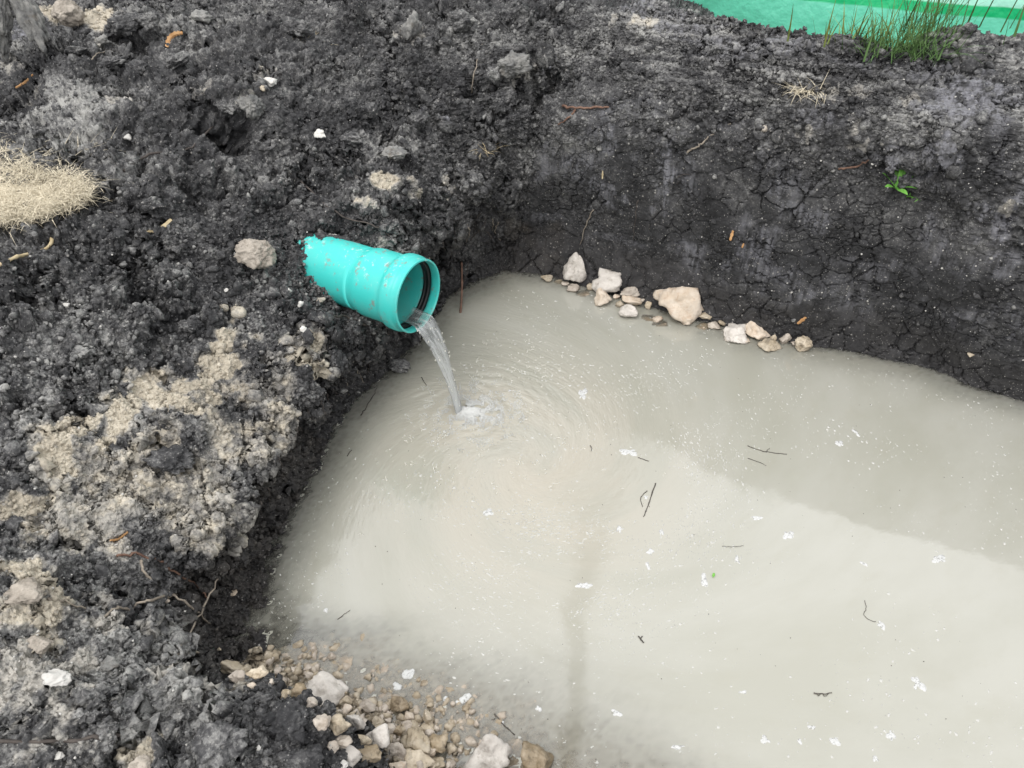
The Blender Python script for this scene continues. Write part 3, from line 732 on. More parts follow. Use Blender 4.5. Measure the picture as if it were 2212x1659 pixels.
NEARG = 'limestone rubble on the near shore'
near_rocks = [
 (711,1477,80,53,M_WHITE,'big pale rough stone at the top of the near rubble',.95,50,'land'),
 (500,1433,38,52,M_TAN,'tan upright stone at the mouth of the dark gully',1.2,51,'land'),
 (515,1457,34,28,M_PINK,'pale stone leaning on the tan upright stone',.9,52,'land'),
 (560,1451,40,25,M_TAN,'tan flat stone at the water edge right of the gully stones',.8,53,'land'),
 (643,1490,38,38,M_BROWN,'brown blocky wet stone left of the big pale rough stone',1.0,54,'land'),
 (677,1514,27,27,M_PINK,'pinkish stone below left of the big pale rough stone',.9,55,'land'),
 (743,1509,30,29,M_TAN,'triangular tan stone under the right end of the big pale stone',1.0,56,'land'),
 (748,1528,22,11,M_PEACH,'little flat cream stone below the triangular tan stone',.8,57,'land'),
 (794,1521,29,25,M_PINK,'lone pinkish stone standing in shallow water right of the triangular stone',.9,58,'land'),
 (864,1522,36,25,M_BROWN,'round brown wet stone alone in the shallows',.9,59,'land'),
 (883,1543,21,21,M_PEACH,'small cream stone below the round brown wet stone',1.0,60,'land'),
 (927,1550,26,32,M_TAN,'pointed tan stone rising from the shallows',1.2,61,'land'),
 (924,1572,32,19,M_TAN,'pale flat stone below the pointed tan stone',.8,62,'land'),
 (770,1552,32,46,M_WHITE,'upright white stone in the middle of the near rubble',1.2,63,'land'),
 (733,1560,42,38,M_TAN,'tan boulder left of the upright white stone',1.0,64,'land'),
 (699,1555,36,36,M_PINK,'greyish pink stone left of the tan boulder',.9,65,'land'),
 (740,1597,32,31,M_PINK,'pinkish stone beneath the tan boulder',.9,66,'land'),
 (821,1582,54,52,M_WHITE,'large pale slab right of the upright white stone',.9,67,'land'),
 (787,1594,28,21,M_TAN,'tan chip between the pinkish stone and the large pale slab',.9,68,'land'),
 (862,1574,19,19,M_BROWN,'small brown stone right of the large pale slab',.9,69,'land'),
 (903,1597,64,38,M_TAN,'long tan stone on top of the right heap',.8,70,'land'),
 (946,1599,44,40,M_BROWN,'brown edged slab leaning at the right of the long tan stone',.8,71,'land'),
 (852,1618,46,36,M_PINK,'cream stone below the large pale slab',.9,72,'land'),
 (803,1623,46,46,M_BROWN,'dark tan stone left of the cream stone',.9,73,'land'),
 (906,1637,56,32,M_TAN,'broad tan stone below the long tan stone',.8,74,'land'),
 (942,1647,46,34,M_TAN,'tan stone at the bottom edge right of the broad one',.9,75,'land'),
 (932,1621,24,18,M_PEACH,'small cream stone wedged between the slab and the broad stone',.9,76,'land'),
 (970,1652,26,26,M_PINK,'pale stone at the bottom edge in shallow water',.9,77,'land'),
 (1049,1617,82,68,M_WHITE,'big pale stone alone in the shallows at the bottom edge',.9,78,'land'),
 (1153,1638,74,58,M_BROWN,'big brown hollowed stone, rightmost at the bottom edge',1.0,79,'land'),
 (1030,1656,40,24,M_TAN,'tan stone cut by the bottom edge below the big pale stone',.8,80,'land'),
 (857,1655,32,18,M_PEACH,'cream stone cut by the bottom edge below the cream heap',.9,81,'land'),
 (755,1628,46,22,M_WHITE,'white flat stone against the black soil mound',.7,82,'land'),
 (724,1612,24,20,M_PINK,'small stone above the white flat one by the mound',.9,83,'land'),
 (615,1498,24,18,M_TAN,'small tan stone on the mud above the mound',.8,84,'land'),
 (545,1478,20,14,M_PEACH,'small cream stone at the foot of the gully',.8,85,'land'),
 (585,1470,22,14,M_PINK,'small pinkish stone right of the gully foot',.8,86,'land'),
 (997,1565,46,32,M_PEACH,'peach stone sunk in the murky shallows',.8,87,'sub'),
 (975,1630,40,26,M_PINK,'pale stone sunk between the heap and the big pale stone',.8,88,'sub'),
 (918,1533,44,26,M_WHITE,'white stone sunk above the pointed tan stone',.8,89,'sub'),
 (620,1420,36,22,M_TAN,'tan stone sunk in the shallows above the small gully stones',.8,90,'sub'),
 (748,1425,34,20,M_PEACH,'peach stone sunk above the big pale rough stone',.8,91,'sub'),
 (1110,1610,40,24,M_PINK,'pale stone sunk between the two big bottom stones',.8,92,'sub'),
 (835,1500,36,20,M_PINK,'pinkish stone sunk left of the round brown wet stone',.8,93,'sub'),
]
for (x, y, w, h, m, lab, tall, sd_, mode) in near_rocks:
    rock('limestone_rock', x, y, w * 1.32, h * 1.3, m, lab, 'stone', NEARG, sd_, mode, tall, sub=4 if w > 22 else 3, rough=.06, soft=140, tilt=.45, taper=.4 if sd_ in (51, 56, 61) else 0)

SOILST = 'pale stones lying on the black soil'
soil_stones = [
 (280,296,22,24,M_CHALK,'white stone on the black slope above the straw turf',120), (692,291,30,26,M_CHALK,'white stone high on the slope above the pipe',121),
 (715,512,36,16,M_CHALK,'flat white stone lying against the top of the pipe',122), (625,628,14,15,M_CHALK,'small white stone left of the pipe',123),
 (650,658,15,20,M_CHALK,'white chip just left of the buried pipe end',124), (490,628,14,14,M_CHALK,'small white stone below the brown clay clod',125),
 (270,571,22,16,M_GREYCLOD,'grey oval pebble on the slope below the straw turf',126), (585,178,30,28,M_CHALK,'rough off white lump near the top of the slope',127),
 (568,192,18,16,M_TAN,'yellowish pebble beside the off white lump',128), (146,660,16,18,M_CHALK,'pale pebble left of the slope middle',129),
 (130,1458,62,30,M_CHALK,'long pale stone in the lower left soil',130), (655,712,20,9,M_CHALK,'thin white chip under the pipe root',131),
 (693,650,24,20,M_CLAYCLOD,'beige crumb touching the underside of the pipe',132), (1650,280,17,22,M_CLAYCLOD,'pale upright chip in the cut wall',133),
 (597,936,14,14,M_GREYCLOD,'bluish pebble on the clay bank',134), (742,1650,26,16,M_CHALK,'white pebble at the bottom of the mound',135),
 (625,1375,0,0,None,'',0),
 (505,1280,24,16,M_PEACH,'cream chip on the dark gully floor',136), (361,1297,16,14,M_PEACH,'tan chip caught under the gully roots',137),
 (475,1402,10,8,M_TAN,'tiny orange pebble by the gully stick',138), (545,1690,0,0,None,'',0),
 (560,1617,20,13,M_CHALK,'white pebble on top of the black mound',139), (130,1630,26,20,M_CHALK,'pale leaf shaped stone near the lower left stick',140),
 (40,1545,0,0,None,'',0), (1945,370,0,0,None,'',0), (1805,915,0,0,None,'',0), (2095,765,18,12,M_TAN,'small tan stone on the wet foot of the wall at right',141),
]
for (x, y, w, h, m, lab, sd_) in soil_stones:
    if m: rock('pebble', x, y, w, h, m, lab, 'stone', SOILST, sd_, 'land', .9, sub=4 if w > 24 else 3, rough=.16, soft=30, lift=.42)

CLODG = 'separate clods of earth'
clods = [
 (558,545,92,78,M_CLAYCLOD,'big beige brown clay clod left of the pipe',200,.9), (548,232,62,74,M_GREYCLOD,'pale grey wedge shaped clod above the dark hole',201,.8),
 (500,228,80,40,M_SOIL,'black slab clod roofing the dark hole',202,.6), (275,60,80,60,M_SOIL,'smooth black clod near the upper left corner',203,.9),
 (437,38,50,36,M_GREYCLOD,'light grey clod at the top left',204,.9), (250,70,60,50,M_SOIL,'black clod beside the smooth one at upper left',205,.9),
 (170,110,70,40,M_SOIL,'black layered clod below the pale cut face at upper left',206,.7), (222,88,34,28,M_GREYCLOD,'small pale clod between the black clods at upper left',207,.9),
 (245,140,64,44,M_SOIL,'rounded black clod above the white stone',208,.8), (300,145,50,44,M_SOIL,'rounded black clod right of its like',209,.8),
 (1110,140,80,70,M_GREYCLOD,'crumbly grey clod overhanging the pit corner',210,.9), (1070,165,50,60,M_SOIL,'black clod left of the crumbly grey one at the corner',211,.9),
 (1175,125,46,70,M_SOIL,'smooth black plate standing at the pit corner',212,1.1), (890,55,46,90,M_GREYCLOD,'pale hairy root clod at the top centre',213,.9),
 (800,240,50,36,M_SOIL,'black clod high above the pipe',214,.9), (905,250,60,90,M_SOIL,'slick black slab on the slope right of centre',215,.5),
 (965,265,40,60,M_SOIL,'narrow slick black slab beside the first slab',216,.5), (90,1385,56,48,M_CLAYCLOD,'pale clay clod at the left edge of the lower bank',217,.8),
 (470,1590,150,80,M_SOIL,'large black lump at the front of the lower left bank',218,.6), (620,1545,130,70,M_SOIL,'black speckled lump topping the near mound',219,.55),
 (370,985,110,70,M_SOIL,'dark cracked lump set in the clay bank',220,.5), (660,1640,120,60,M_SOIL,'black lump at the bottom of the near mound',221,.6),
 (310,1648,60,36,M_CLAYCLOD,'pale clay crumb at the bottom left edge',222,.8), (2090,65,36,26,M_SOIL,'black clod on the crest beside the green grass',223,1.0),
 (1830,60,70,30,M_SOIL,'black clod on the crest left of the green grass',224,.8), (60,1270,90,60,M_CLAYCLOD,'pale crusty clay lump at the left edge',225,.7),
 (28,70,62,150,M_GREYCLOD,'tall grey clay slab at the upper left corner edge',230,1.3), (85,60,58,140,M_GREYCLOD,'second tall grey clay slab beside the corner one',231,1.3), (150,30,80,80,M_CLAYCLOD,'pale yellowish clay lump right of the tall slabs',232,.9), (330,50,60,54,M_SOIL,'round black clod near the orange bark strip',233,.9), (395,130,70,44,M_SOIL,'broad black clod above the dark hole',234,.8), (640,60,80,60,M_SOIL,'brownish black root clod near the top of the slope',235,.8), (1000,50,70,60,M_SOIL,'black clod at the top centre',236,.9), (760,300,60,44,M_SOIL,'black clod above the pipe',237,.9), (850,330,70,40,M_GREYCLOD,'grey dry clod on the bank right of the long root',238,.7), (330,440,56,40,M_SOIL,'black clod right of the straw turf',239,.9), (420,700,60,40,M_SOIL,'black clod in the middle of the left bank',240,.8), (180,760,60,40,M_SOIL,'black clod left of the clay band',241,.8),(860,785,60,36,M_SOIL,'wet black clod jutting over water under the pipe',226,.8), (240,1430,50,40,M_GREYCLOD,'grey clod in the lower left soil',227,.8),
]
for (x, y, w, h, m, lab, sd_, tall) in clods:
    if m:
        o = rock('earth_clod', x, y, w, h, m if m is not M_SOIL else M_CRUMB, lab, 'clod', CLODG, sd_, 'land', tall, sub=5 if w > 55 else 4, rough=.16 if m is M_CLAYCLOD else .30, soft=12, lift=.22 if tall < .65 else .3)
        if m is M_SOIL:
            a_ = o.data.attributes.new('dry', 'FLOAT', 'POINT'); a_.data.foreach_set('value', np.full(len(o.data.vertices), .1 + .5 * ((sd_ * 37) % 10) / 10, np.float32))

# ------------------------------------------------------------------ crumbs, specks and gravel (uncountable)
def scatter(name, n, weights, sizes, protos, mat, seed, sink=.25, dry=None, flat=(.55, 1.0), label=None):
    r = np.random.RandomState(seed)
    w = weights / weights.sum()
    pick = r.choice(len(TV), n, p=w)
    s = sizes(r, n, pick)
    ang = r.uniform(0, 2 * math.pi, n); axis = r.normal(size=(n, 3)); axis /= np.linalg.norm(axis, axis=1)[:, None]
    pid = r.randint(0, len(protos), n)
    vs, fs, att, base = [], [], [], 0
    for k, (pv, pf) in enumerate(protos):
        sel = np.where(pid == k)[0]
        if not len(sel): continue
        a = ang[sel]; ax = axis[sel]
        K = np.zeros((len(sel), 3, 3))
        K[:, 0, 1], K[:, 0, 2], K[:, 1, 0], K[:, 1, 2], K[:, 2, 0], K[:, 2, 1] = -ax[:, 2], ax[:, 1], ax[:, 2], -ax[:, 0], -ax[:, 1], ax[:, 0]
        R = np.eye(3) + np.sin(a)[:, None, None] * K + (1 - np.cos(a))[:, None, None] * (K @ K)
        sc = r.uniform(flat[0], flat[1], (len(sel), 3)) * s[sel][:, None]
        vv = pv[None] * sc[:, None, :]
        vv = np.einsum('nij,nvj->nvi', R, vv)
        p = TV[pick[sel]] + TN[pick[sel]] * (s[sel] * (1 - 2 * sink) * .5)[:, None]
        vv = vv + p[:, None, :]
        nv = pv.shape[0]
        vs.append(vv.reshape(-1, 3))
        fs.append((pf[None] + (np.arange(len(sel)) * nv)[:, None, None] + base).reshape(-1, 3))
        att.append(np.repeat(r.uniform(0, 1, len(sel)) ** 2 if dry is None else dry[pick[sel]], nv))
        base += nv * len(sel)
    ats = {'dry': np.concatenate(att)}
    if mat is M_CRUMB:
        for kk, arr in (('clay', clay), ('brown', brown), ('beach', beach)): ats[kk] = np.concatenate([np.repeat(arr[pick[np.where(pid == k)[0]]], protos[k][0].shape[0]) for k in range(len(protos)) if (pid == k).any()])
    o = mesh_np(name, np.concatenate(vs), np.concatenate(fs), mat, attrs=ats, smooth=False)
    return tag(o, label, kind='stuff')
protoA = [angular(300 + i, 2, 12, 40, .22, lo=.55, chip=.25) for i in range(8)]
protoB = [angular(320 + i, 1, 7, 24, .25, lo=.45) for i in range(8)]
tq = project(TV)
inview = (tq[0] > -250) & (tq[0] < 2460) & (tq[1] > -260) & (tq[1] < 1900) & (tq[2] > .1)
# area weight
e1 = np.linalg.norm(np.diff(BASE, axis=0, append=BASE[-1:]), axis=2); e2 = np.linalg.norm(np.diff(BASE, axis=1, append=BASE[:, -1:]), axis=2)
area = (e1 * e2).reshape(-1)
near_w = 1.0 / np.maximum(tq[2], .4) ** 1.3
soilw = area * near_w * inview * (TV[:, 2] > .03) * (1 - .78 * wall) * (1 - .9 * lowband) * (1 - .75 * leftface) * (1 - .72 * np.clip(clay, 0, 1)) * (.15 + sstep(-.6, .8, vnoise(TV, 4, 77))) * (1 - .75 * top_right) * (1 - beach)
scatter('soil_crumbs', 1500, soilw, lambda r, n, p: .010 + .020 * r.uniform(0, 1, n) ** 2.2, protoA, M_CRUMB, 1, .34, label='loose crumbs of black soil over the banks')
scatter('small_soil_crumbs', 9000, soilw, lambda r, n, p: .0055 + .0075 * r.uniform(0, 1, n) ** 2, protoB, M_CRUMB, 6, .32, label='small broken bits of black soil over the banks')
scatter('fine_soil_crumbs', 18000, soilw, lambda r, n, p: .0028 + .0045 * r.uniform(0, 1, n) ** 2, protoB, M_CRUMB, 2, .3, label='fine black soil granules over the banks')
chalkw = area * near_w * inview * (TV[:, 2] > .05) * (1 - .2 * wall) * (1 - .7 * lowband) * (.1 + sstep(-.2, 1.2, vnoise(TV, 3.3, 78))) * (1 - beach)
scatter('chalk_specks', 4200, chalkw, lambda r, n, p: .0012 + .0040 * r.uniform(0, 1, n) ** 5, protoB, M_CHALK, 3, .2, label='scattered white chalk specks on the soil')
clayw = area * near_w * inview * np.clip(clay - .25, 0, 1)
scatter('clay_crumbs', 2400, clayw, lambda r, n, p: .0025 + .007 * r.uniform(0, 1, n) ** 3, protoB, M_CRUMB, 4, .3, label='pale clay crumbs on the clay patches')
beachw = (UU < 6) * (UU > 2.5) * area * np.clip(beach - .2, 0, 1) * (TV[:, 2] > -.022) * inview * (TV[:, 2] < .14)
scatter('pale_gravel', 380, beachw, lambda r, n, p: .004 + .018 * r.uniform(0, 1, n) ** 2.0, protoA, M_PINK, 15, .3, label='pale limestone chips between the near stones')
scatter('gravel', 620, beachw, lambda r, n, p: .004 + .018 * r.uniform(0, 1, n) ** 2.2, protoA, M_TAN, 5, .3, label='fine tan limestone gravel between the near stones')

# ------------------------------------------------------------------ drain pipe
def make_pipe_mats():
    m, t, out = new_mat('teal_plastic')
    p = opos(t)
    n = t.noise(p, 9, 4); f = t.noise(p, 60, 4, .7); g = t.noise(p, 26, 3, .6)
    c = t.mix(n, (.042, .49, .45), (.055, .55, .505))
    sx = t.n('ShaderNodeSeparateXYZ', {'Vector': p})
    up = t.ss(sx.outputs[2], .04, .11)
    dust = t.m('MULTIPLY', t.ss(f, .54, .66), t.m('MULTIPLY', t.ss(g, .42, .58), up))
    c = t.mix(t.m('MULTIPLY', dust, .85), c, (.46, .62, .58))
    mud = t.m('MULTIPLY', t.ss(g, .56, .66), t.ss(f, .44, .56))
    film = t.m('MULTIPLY', t.ss(t.noise(p, 5, 5, .7), .42, .72), .5)
    c = t.mix(film, c, (.16, .47, .43))
    c = t.mix(t.m('MULTIPLY', mud, .8), c, (.22, .22, .19))
    scr = t.noise(t.vm('MULTIPLY', p, (6.0, 160.0, 160.0)), 1.0, 2)
    pbsdf(t, out, c, t.m('ADD', .30, t.m('MULTIPLY', t.m('ADD', dust, t.m('MULTIPLY', scr, .3)), .4)), .45, bump(t, scr, .05, .001))
    k, t, out = new_mat('black_rubber'); pbsdf(t, out, (.012, .012, .013), .45, .4)
    i, t, out = new_mat('print_ink'); pbsdf(t, out, (.02, .16, .17), .7, .2)
    return m, k, i
M_TEAL, M_RUBBER, M_INK = make_pipe_mats()
MOUTH = Vector((-.289, 2.036, .432))
AX = Vector((.868, -.495, .035)).normalized()
pipe = empty('drain_pipe', MOUTH)
PROT = AX.to_track_quat('X', 'Z')
pipe.rotation_mode = 'QUATERNION'; pipe.rotation_quaternion = PROT
tag(pipe, 'bright teal plastic drain pipe jutting from the bank and pouring water', 'pipe')
def lathe(name, prof, mat, n=96):
    prof = np.array(prof); a = np.linspace(0, 2 * math.pi, n, endpoint=False)
    v = np.stack([np.repeat(prof[:, 0], n), np.outer(prof[:, 1], np.cos(a)).ravel(), np.outer(prof[:, 1], np.sin(a)).ravel()], 1)
    k = len(prof); i = np.arange(k - 1)[:, None] * n; j = np.arange(n)[None]
    f = np.stack([i + j, i + (j + 1) % n, i + n + (j + 1) % n, i + n + j], -1).reshape(-1, 4)
    return mesh_np(name, v, f, mat, pipe)
R0 = .104
def rounded(pts, k=5):
    """soften a profile polyline by corner cutting"""
    p = [np.array(q, float) for q in pts]
    for _ in range(2):
        q = [p[0]]
        for a, b in zip(p[:-1], p[1:]): q += [a * .78 + b * .22, a * .22 + b * .78]
        q.append(p[-1]); p = q
    return p
barrel = rounded([(-.85, R0 - .008), (-.85, R0), (-.5, R0), (-.205, R0)]) + rounded([(-.205, R0), (-.195, R0 + .001), (-.175, R0 + .0075), (-.155, R0 + .008)])
lathe('barrel', [(-.85, R0 - .008), (-.16, R0 - .006)][::-1] + [tuple(q) for q in barrel], M_TEAL)
ro = R0 + .008
sock = rounded([(-.156, ro), (-.085, ro), (-.074, ro + .002), (-.062, ro + .0115), (-.032, ro + .0115), (-.022, ro + .006), (-.012, ro + .0055), (-.003, ro + .007), (0, ro + .006), (.0005, ro + .001)])
inn = rounded([(.0005, ro + .001), (-.004, ro - .001), (-.028, ro - .001), (-.032, ro + .005), (-.060, ro + .005), (-.064, ro - .003), (-.156, ro - .005)])
lathe('socket', [tuple(q) for q in sock] + [tuple(q) for q in inn[1:]], M_TEAL)
gk = rounded([(-.033, ro + .004), (-.034, ro - .006), (-.039, ro - .008), (-.046, ro - .0045), (-.052, ro - .008), (-.058, ro - .006), (-.060, ro + .004)])
lathe('gasket', [tuple(q) for q in gk], M_RUBBER)
# faded print line: rows of tiny strokes wrapped on the barrel, too worn to read
mb = MB(); rnd = random.Random(5)
def on_barrel(x, ang, r): return Vector((x, math.cos(ang) * r, math.sin(ang) * r))
def stamp(x0, x1, ang, rr, hgt):
    x = x0
    while x < x1:
        if rnd.random() < .12: x += .006; continue
        cw = rnd.uniform(.0016, .0026)
        kind = rnd.randint(0, 3)
        strokes = {0: [(0, 0, .25, 1), (.75, 0, 1, 1), (.25, .42, .75, .58)], 1: [(0, 0, .25, 1), (.25, .8, 1, 1), (.25, 0, 1, .2)],
                   2: [(.35, 0, .65, 1), (0, .8, 1, 1)], 3: [(0, 0, .25, 1), (.25, .8, .9, 1), (.25, .42, .9, .58), (.75, .58, 1, .8)]}[kind]
        for (a0, b0, a1, b1) in strokes:
            if rnd.random() < .2: continue
            pts = []
            for (aa, bb) in ((a0, b0), (a1, b0), (a1, b1), (a0, b1)):
                pts.append(on_barrel(x + aa * cw, ang + (bb - .5) * hgt / rr, rr + .0006))
            mb.add(pts, [[0, 1, 2, 3]])
        x += cw + .0011
stamp(-.31, -.215, rad(-132), R0, .0055); mb.build('printed_line', M_INK, pipe, smooth=False)
mb = MB(); stamp(-.147, -.095, rad(-132), ro, .0055); mb.build('printed_line', M_INK, pipe, smooth=False)



# soil lying on and against the buried end of the pipe
r_ = np.random.RandomState(9)
n = 1500
xx = -.27 - .20 * r_.uniform(0, 1, n) ** .8
an = r_.uniform(rad(-200), rad(90), n)
loc = np.stack([xx, np.cos(an) * R0, np.sin(an) * R0], 1)
Rm = np.array(PROT.to_matrix())
wpos = loc @ Rm.T + np.array(MOUTH)
keep, szs = [], []
for i in range(n):
    ok, h, nn, _ = ground.ray_cast(Vector(wpos[i]) + Vector((0, 0, .25)), Vector((0, 0, -1)))
    dz = wpos[i, 2] - h.z if ok else 9
    if -.02 < dz < .042 and wpos[i, 2] > .30: keep.append(i); szs.append(r_.uniform(.004, .015))
vs, fs, at, b = [], [], [], 0
for i, s_ in zip(keep, szs):
    pv, pf = protoA[r_.randint(0, 6)]
    vs.append(pv * s_ * r_.uniform(.6, 1, 3) + wpos[i]); fs.append(pf + b); b += len(pv); at.append(np.full(len(pv), r_.uniform(0, .3)))
if vs: tag(mesh_np('soil_on_pipe', np.concatenate(vs), np.concatenate(fs), M_CRUMB, attrs={'dry': np.concatenate(at)}), 'black soil crumbs lying on the buried end of the pipe', kind='stuff')

# ------------------------------------------------------------------ water
IMP = P(993, 892, 0)                                # where the jet strikes
VOR = P(1130, 1000, 0)                               # centre of the slow swirl
def make_water():
    m, t, out = new_mat('murky_water')
    p = gpos(t)
    rel = t.vm('SUBTRACT', p, tuple(VOR))
    sx = t.n('ShaderNodeSeparateXYZ', {'Vector': rel})
    r2 = t.vm('LENGTH', rel) if False else t.n('ShaderNodeVectorMath', {0: rel}, operation='LENGTH').outputs['Value']
    swirl = t.n('ShaderNodeVectorRotate', {'Vector': p, 'Center': tuple(VOR), 'Axis': (0, 0, 1), 'Angle': t.m('MULTIPLY', t.m('POWER', 2.718, t.m('MULTIPLY', r2, -2.2)), 4.0)}).outputs[0]
    nA = t.noise(swirl, 2.6, 5, .55); nB = t.noise(swirl, 9.0, 4, .6)
    near = t.ss(r2, .75, .12)
    c = t.mix(t.ss(nA, .3, .7), (.575, .57, .485), (.655, .65, .575))
    c = t.mix(t.m('MULTIPLY', near, t.ss(nA, .25, .6)), c, (.66, .615, .51))
    c = t.mix(t.m('MULTIPLY', t.ss(nB, .5, .75), .25), c, (.54, .525, .42))
    imp = t.n('ShaderNodeVectorMath', {0: t.vm('SUBTRACT', p, tuple(IMP))}, operation='LENGTH').outputs['Value']
    stir = t.ss(imp, .9, .05)
    w1 = t.noise(swirl, 55, 4, .6); w2 = t.noise(swirl, 18, 3, .5)
    hh = t.m('ADD', t.m('MULTIPLY', w1, t.m('ADD', .06, t.m('MULTIPLY', stir, .8))), t.m('MULTIPLY', w2, t.m('ADD', .12, t.m('MULTIPLY', stir, 1.5))))
    nrm = bump(t, hh, .35, .006)
    dep = attr(t, 'depth')
    alpha = t.m('SUBTRACT', 1.0, t.m('POWER', 2.718, t.m('MULTIPLY', dep, -27.0)))
    alpha = t.m('ADD', .05, t.m('MULTIPLY', alpha, .95), clamp=True)
    dif = t.n('ShaderNodeBsdfDiffuse', {'Color': c, 'Normal': nrm})
    tr = t.n('ShaderNodeBsdfTransparent', {'Color': (.95, .94, .90, 1)})
    tlu = t.n('ShaderNodeBsdfTranslucent', {'Color': c, 'Normal': nrm})
    silt = t.n('ShaderNodeMixShader', {0: .42, 1: dif.outputs[0], 2: tlu.outputs[0]})
    body = t.n('ShaderNodeMixShader', {0: alpha, 1: tr.outputs[0], 2: silt.outputs[0]})
    gl = t.n('ShaderNodeBsdfGlossy', {'Color': (1, 1, 1, 1), 'Roughness': .03, 'Normal': nrm})
    fr = t.n('ShaderNodeFresnel', {'IOR': 1.70, 'Normal': nrm})
    mx = t.n('ShaderNodeMixShader', {0: fr.outputs[0], 1: body.outputs[0], 2: gl.outputs[0]})
    t.t.links.new(mx.outputs[0], out.inputs['Surface'])
    return m
M_WATER = make_water()
bpy.context.view_layer.update()
# fine grid in view, coarse beyond
gx = np.concatenate([np.arange(-.86, 1.0, .007), np.arange(1.0, 2.6, .012), np.arange(2.6, 6.3, .1)])
gy = np.concatenate([np.arange(-.3, .6, .03), np.arange(.6, 2.95, .007)])
GX, GY = np.meshgrid(gx, gy, indexing='ij')
wv = np.stack([GX.ravel(), GY.ravel(), np.zeros(GX.size)], 1)
d = np.hypot(wv[:, 0] - IMP.x, wv[:, 1] - IMP.y)
wob = .012 * np.sin(wv[:, 0] * 31 + wv[:, 1] * 17) + .010 * np.sin(wv[:, 0] * 13 - wv[:, 1] * 39)
dd = d + wob
wv[:, 2] += .0030 * np.sin((dd - .02) * 2 * math.pi / .042) * (1 + .8 * vnoise(wv, 14, 46)) * np.exp(-d / .12) * sstep(.012, .05, d)
wv[:, 2] += .0009 * vnoise(wv, 30, 41) * np.exp(-d / .5) + .0004 * vnoise(wv, 16, 42)
wv[:, 2] += .010 * np.exp(-(d / .035) ** 2)
solids = [o for o in COL.objects if o.type == 'MESH' and o.name.split('.')[0] in ('limestone_rock',)]
sol_inv = [(o, o.matrix_world.inverted(), o.location, max(o.dimensions)) for o in solids]
depth = np.full(len(wv), .5, np.float32)
BV = BASE
down = Vector((0, 0, -1))
poly = G1[:, 3, :2]
inside = np.zeros(len(wv), bool)
for (xa, ya), (xb, yb) in zip(poly, np.roll(poly, -1, 0)):
    cond = ((ya > wv[:, 1]) != (yb > wv[:, 1]))
    inside ^= cond & (wv[:, 0] < (xb - xa) * (wv[:, 1] - ya) / (yb - ya + 1e-12) + xa)
for i in range(len(wv)):
    x, y, z = wv[i]
    if x > 2.6: continue
    ok, h, nn, _ = ground.ray_cast(Vector((x, y, .0)), down)
    depth[i] = -h.z if ok else (.5 if inside[i] else 0)
for o, inv, locn, dim in sol_inv:
    sel = np.where((np.abs(wv[:, 0] - locn.x) < dim) & (np.abs(wv[:, 1] - locn.y) < dim))[0]
    for i in sel:
        a = Vector((wv[i, 0], wv[i, 1], 0)) - locn
        ok, h, nn, _ = o.ray_cast(a, down)
        if ok: depth[i] = min(depth[i], -(h.z + locn.z))
        elif a.length < dim:
            pass
depth = np.clip(depth, 0, .6)
gi = np.arange(GX.size).reshape(GX.shape)
wf = np.stack([gi[:-1, :-1], gi[1:, :-1], gi[1:, 1:], gi[:-1, 1:]], -1).reshape(-1, 4)
water = mesh_np('water', wv, wf, M_WATER, attrs={'depth': depth})
tag(water, 'milky beige murky water filling the pit', kind='structure')

# jet of water falling from the pipe
def make_jet():
    m, t, out = new_mat('falling_water')
    u = t.n('ShaderNodeAttribute', attribute_name='flow').outputs['Vector']
    st = t.noise(t.vm('MULTIPLY', u, (15.0, 1.6, 1.0)), 1.0, 5, .65)
    st2 = t.noise(t.vm('MULTIPLY', u, (60.0, 9.0, 1.0)), 1.0, 3, .6)
    ln = t.n('ShaderNodeSeparateXYZ', {'Vector': u}).outputs[1]
    fr = t.ss(t.m('ADD', st, t.m('MULTIPLY', ln, .12)), .46, .72)
    d = t.n('ShaderNodeBsdfPrincipled', {'Base Color': (.80, .82, .82, 1), 'Roughness': .25})
    tr = t.n('ShaderNodeBsdfTransparent', {'Color': (.90, .92, .92, 1)})
    nrm = bump(t, t.m('ADD', st, st2), .4, .003)
    gl = t.n('ShaderNodeBsdfGlossy', {'Roughness': .06, 'Normal': nrm})
    lw = t.n('ShaderNodeFresnel', {'IOR': 1.33, 'Normal': nrm}).outputs[0]
    a = t.n('ShaderNodeMixShader', {0: t.m('ADD', .07, t.m('MULTIPLY', fr, .30)), 1: tr.outputs[0], 2: d.outputs[0]})
    b = t.n('ShaderNodeMixShader', {0: t.m('MULTIPLY', lw, 1.0), 1: a.outputs[0], 2: gl.outputs[0]})
    t.t.links.new(b.outputs[0], out.inputs['Surface'])
    return m
M_JET = make_jet()
lip = MOUTH + PROT @ Vector((0, 0, -(ro - .004)))
sidev = PROT @ Vector((0, 1, 0))
fwd = Vector((AX.x, AX.y, 0)).normalized()
jv, jf, ju = [], [], []
nr, nc = 70, 40
land = Vector((IMP.x, IMP.y, 0))
hd = (land - lip); hd.z = 0; hlen = hd.length; hdir = hd.normalized()
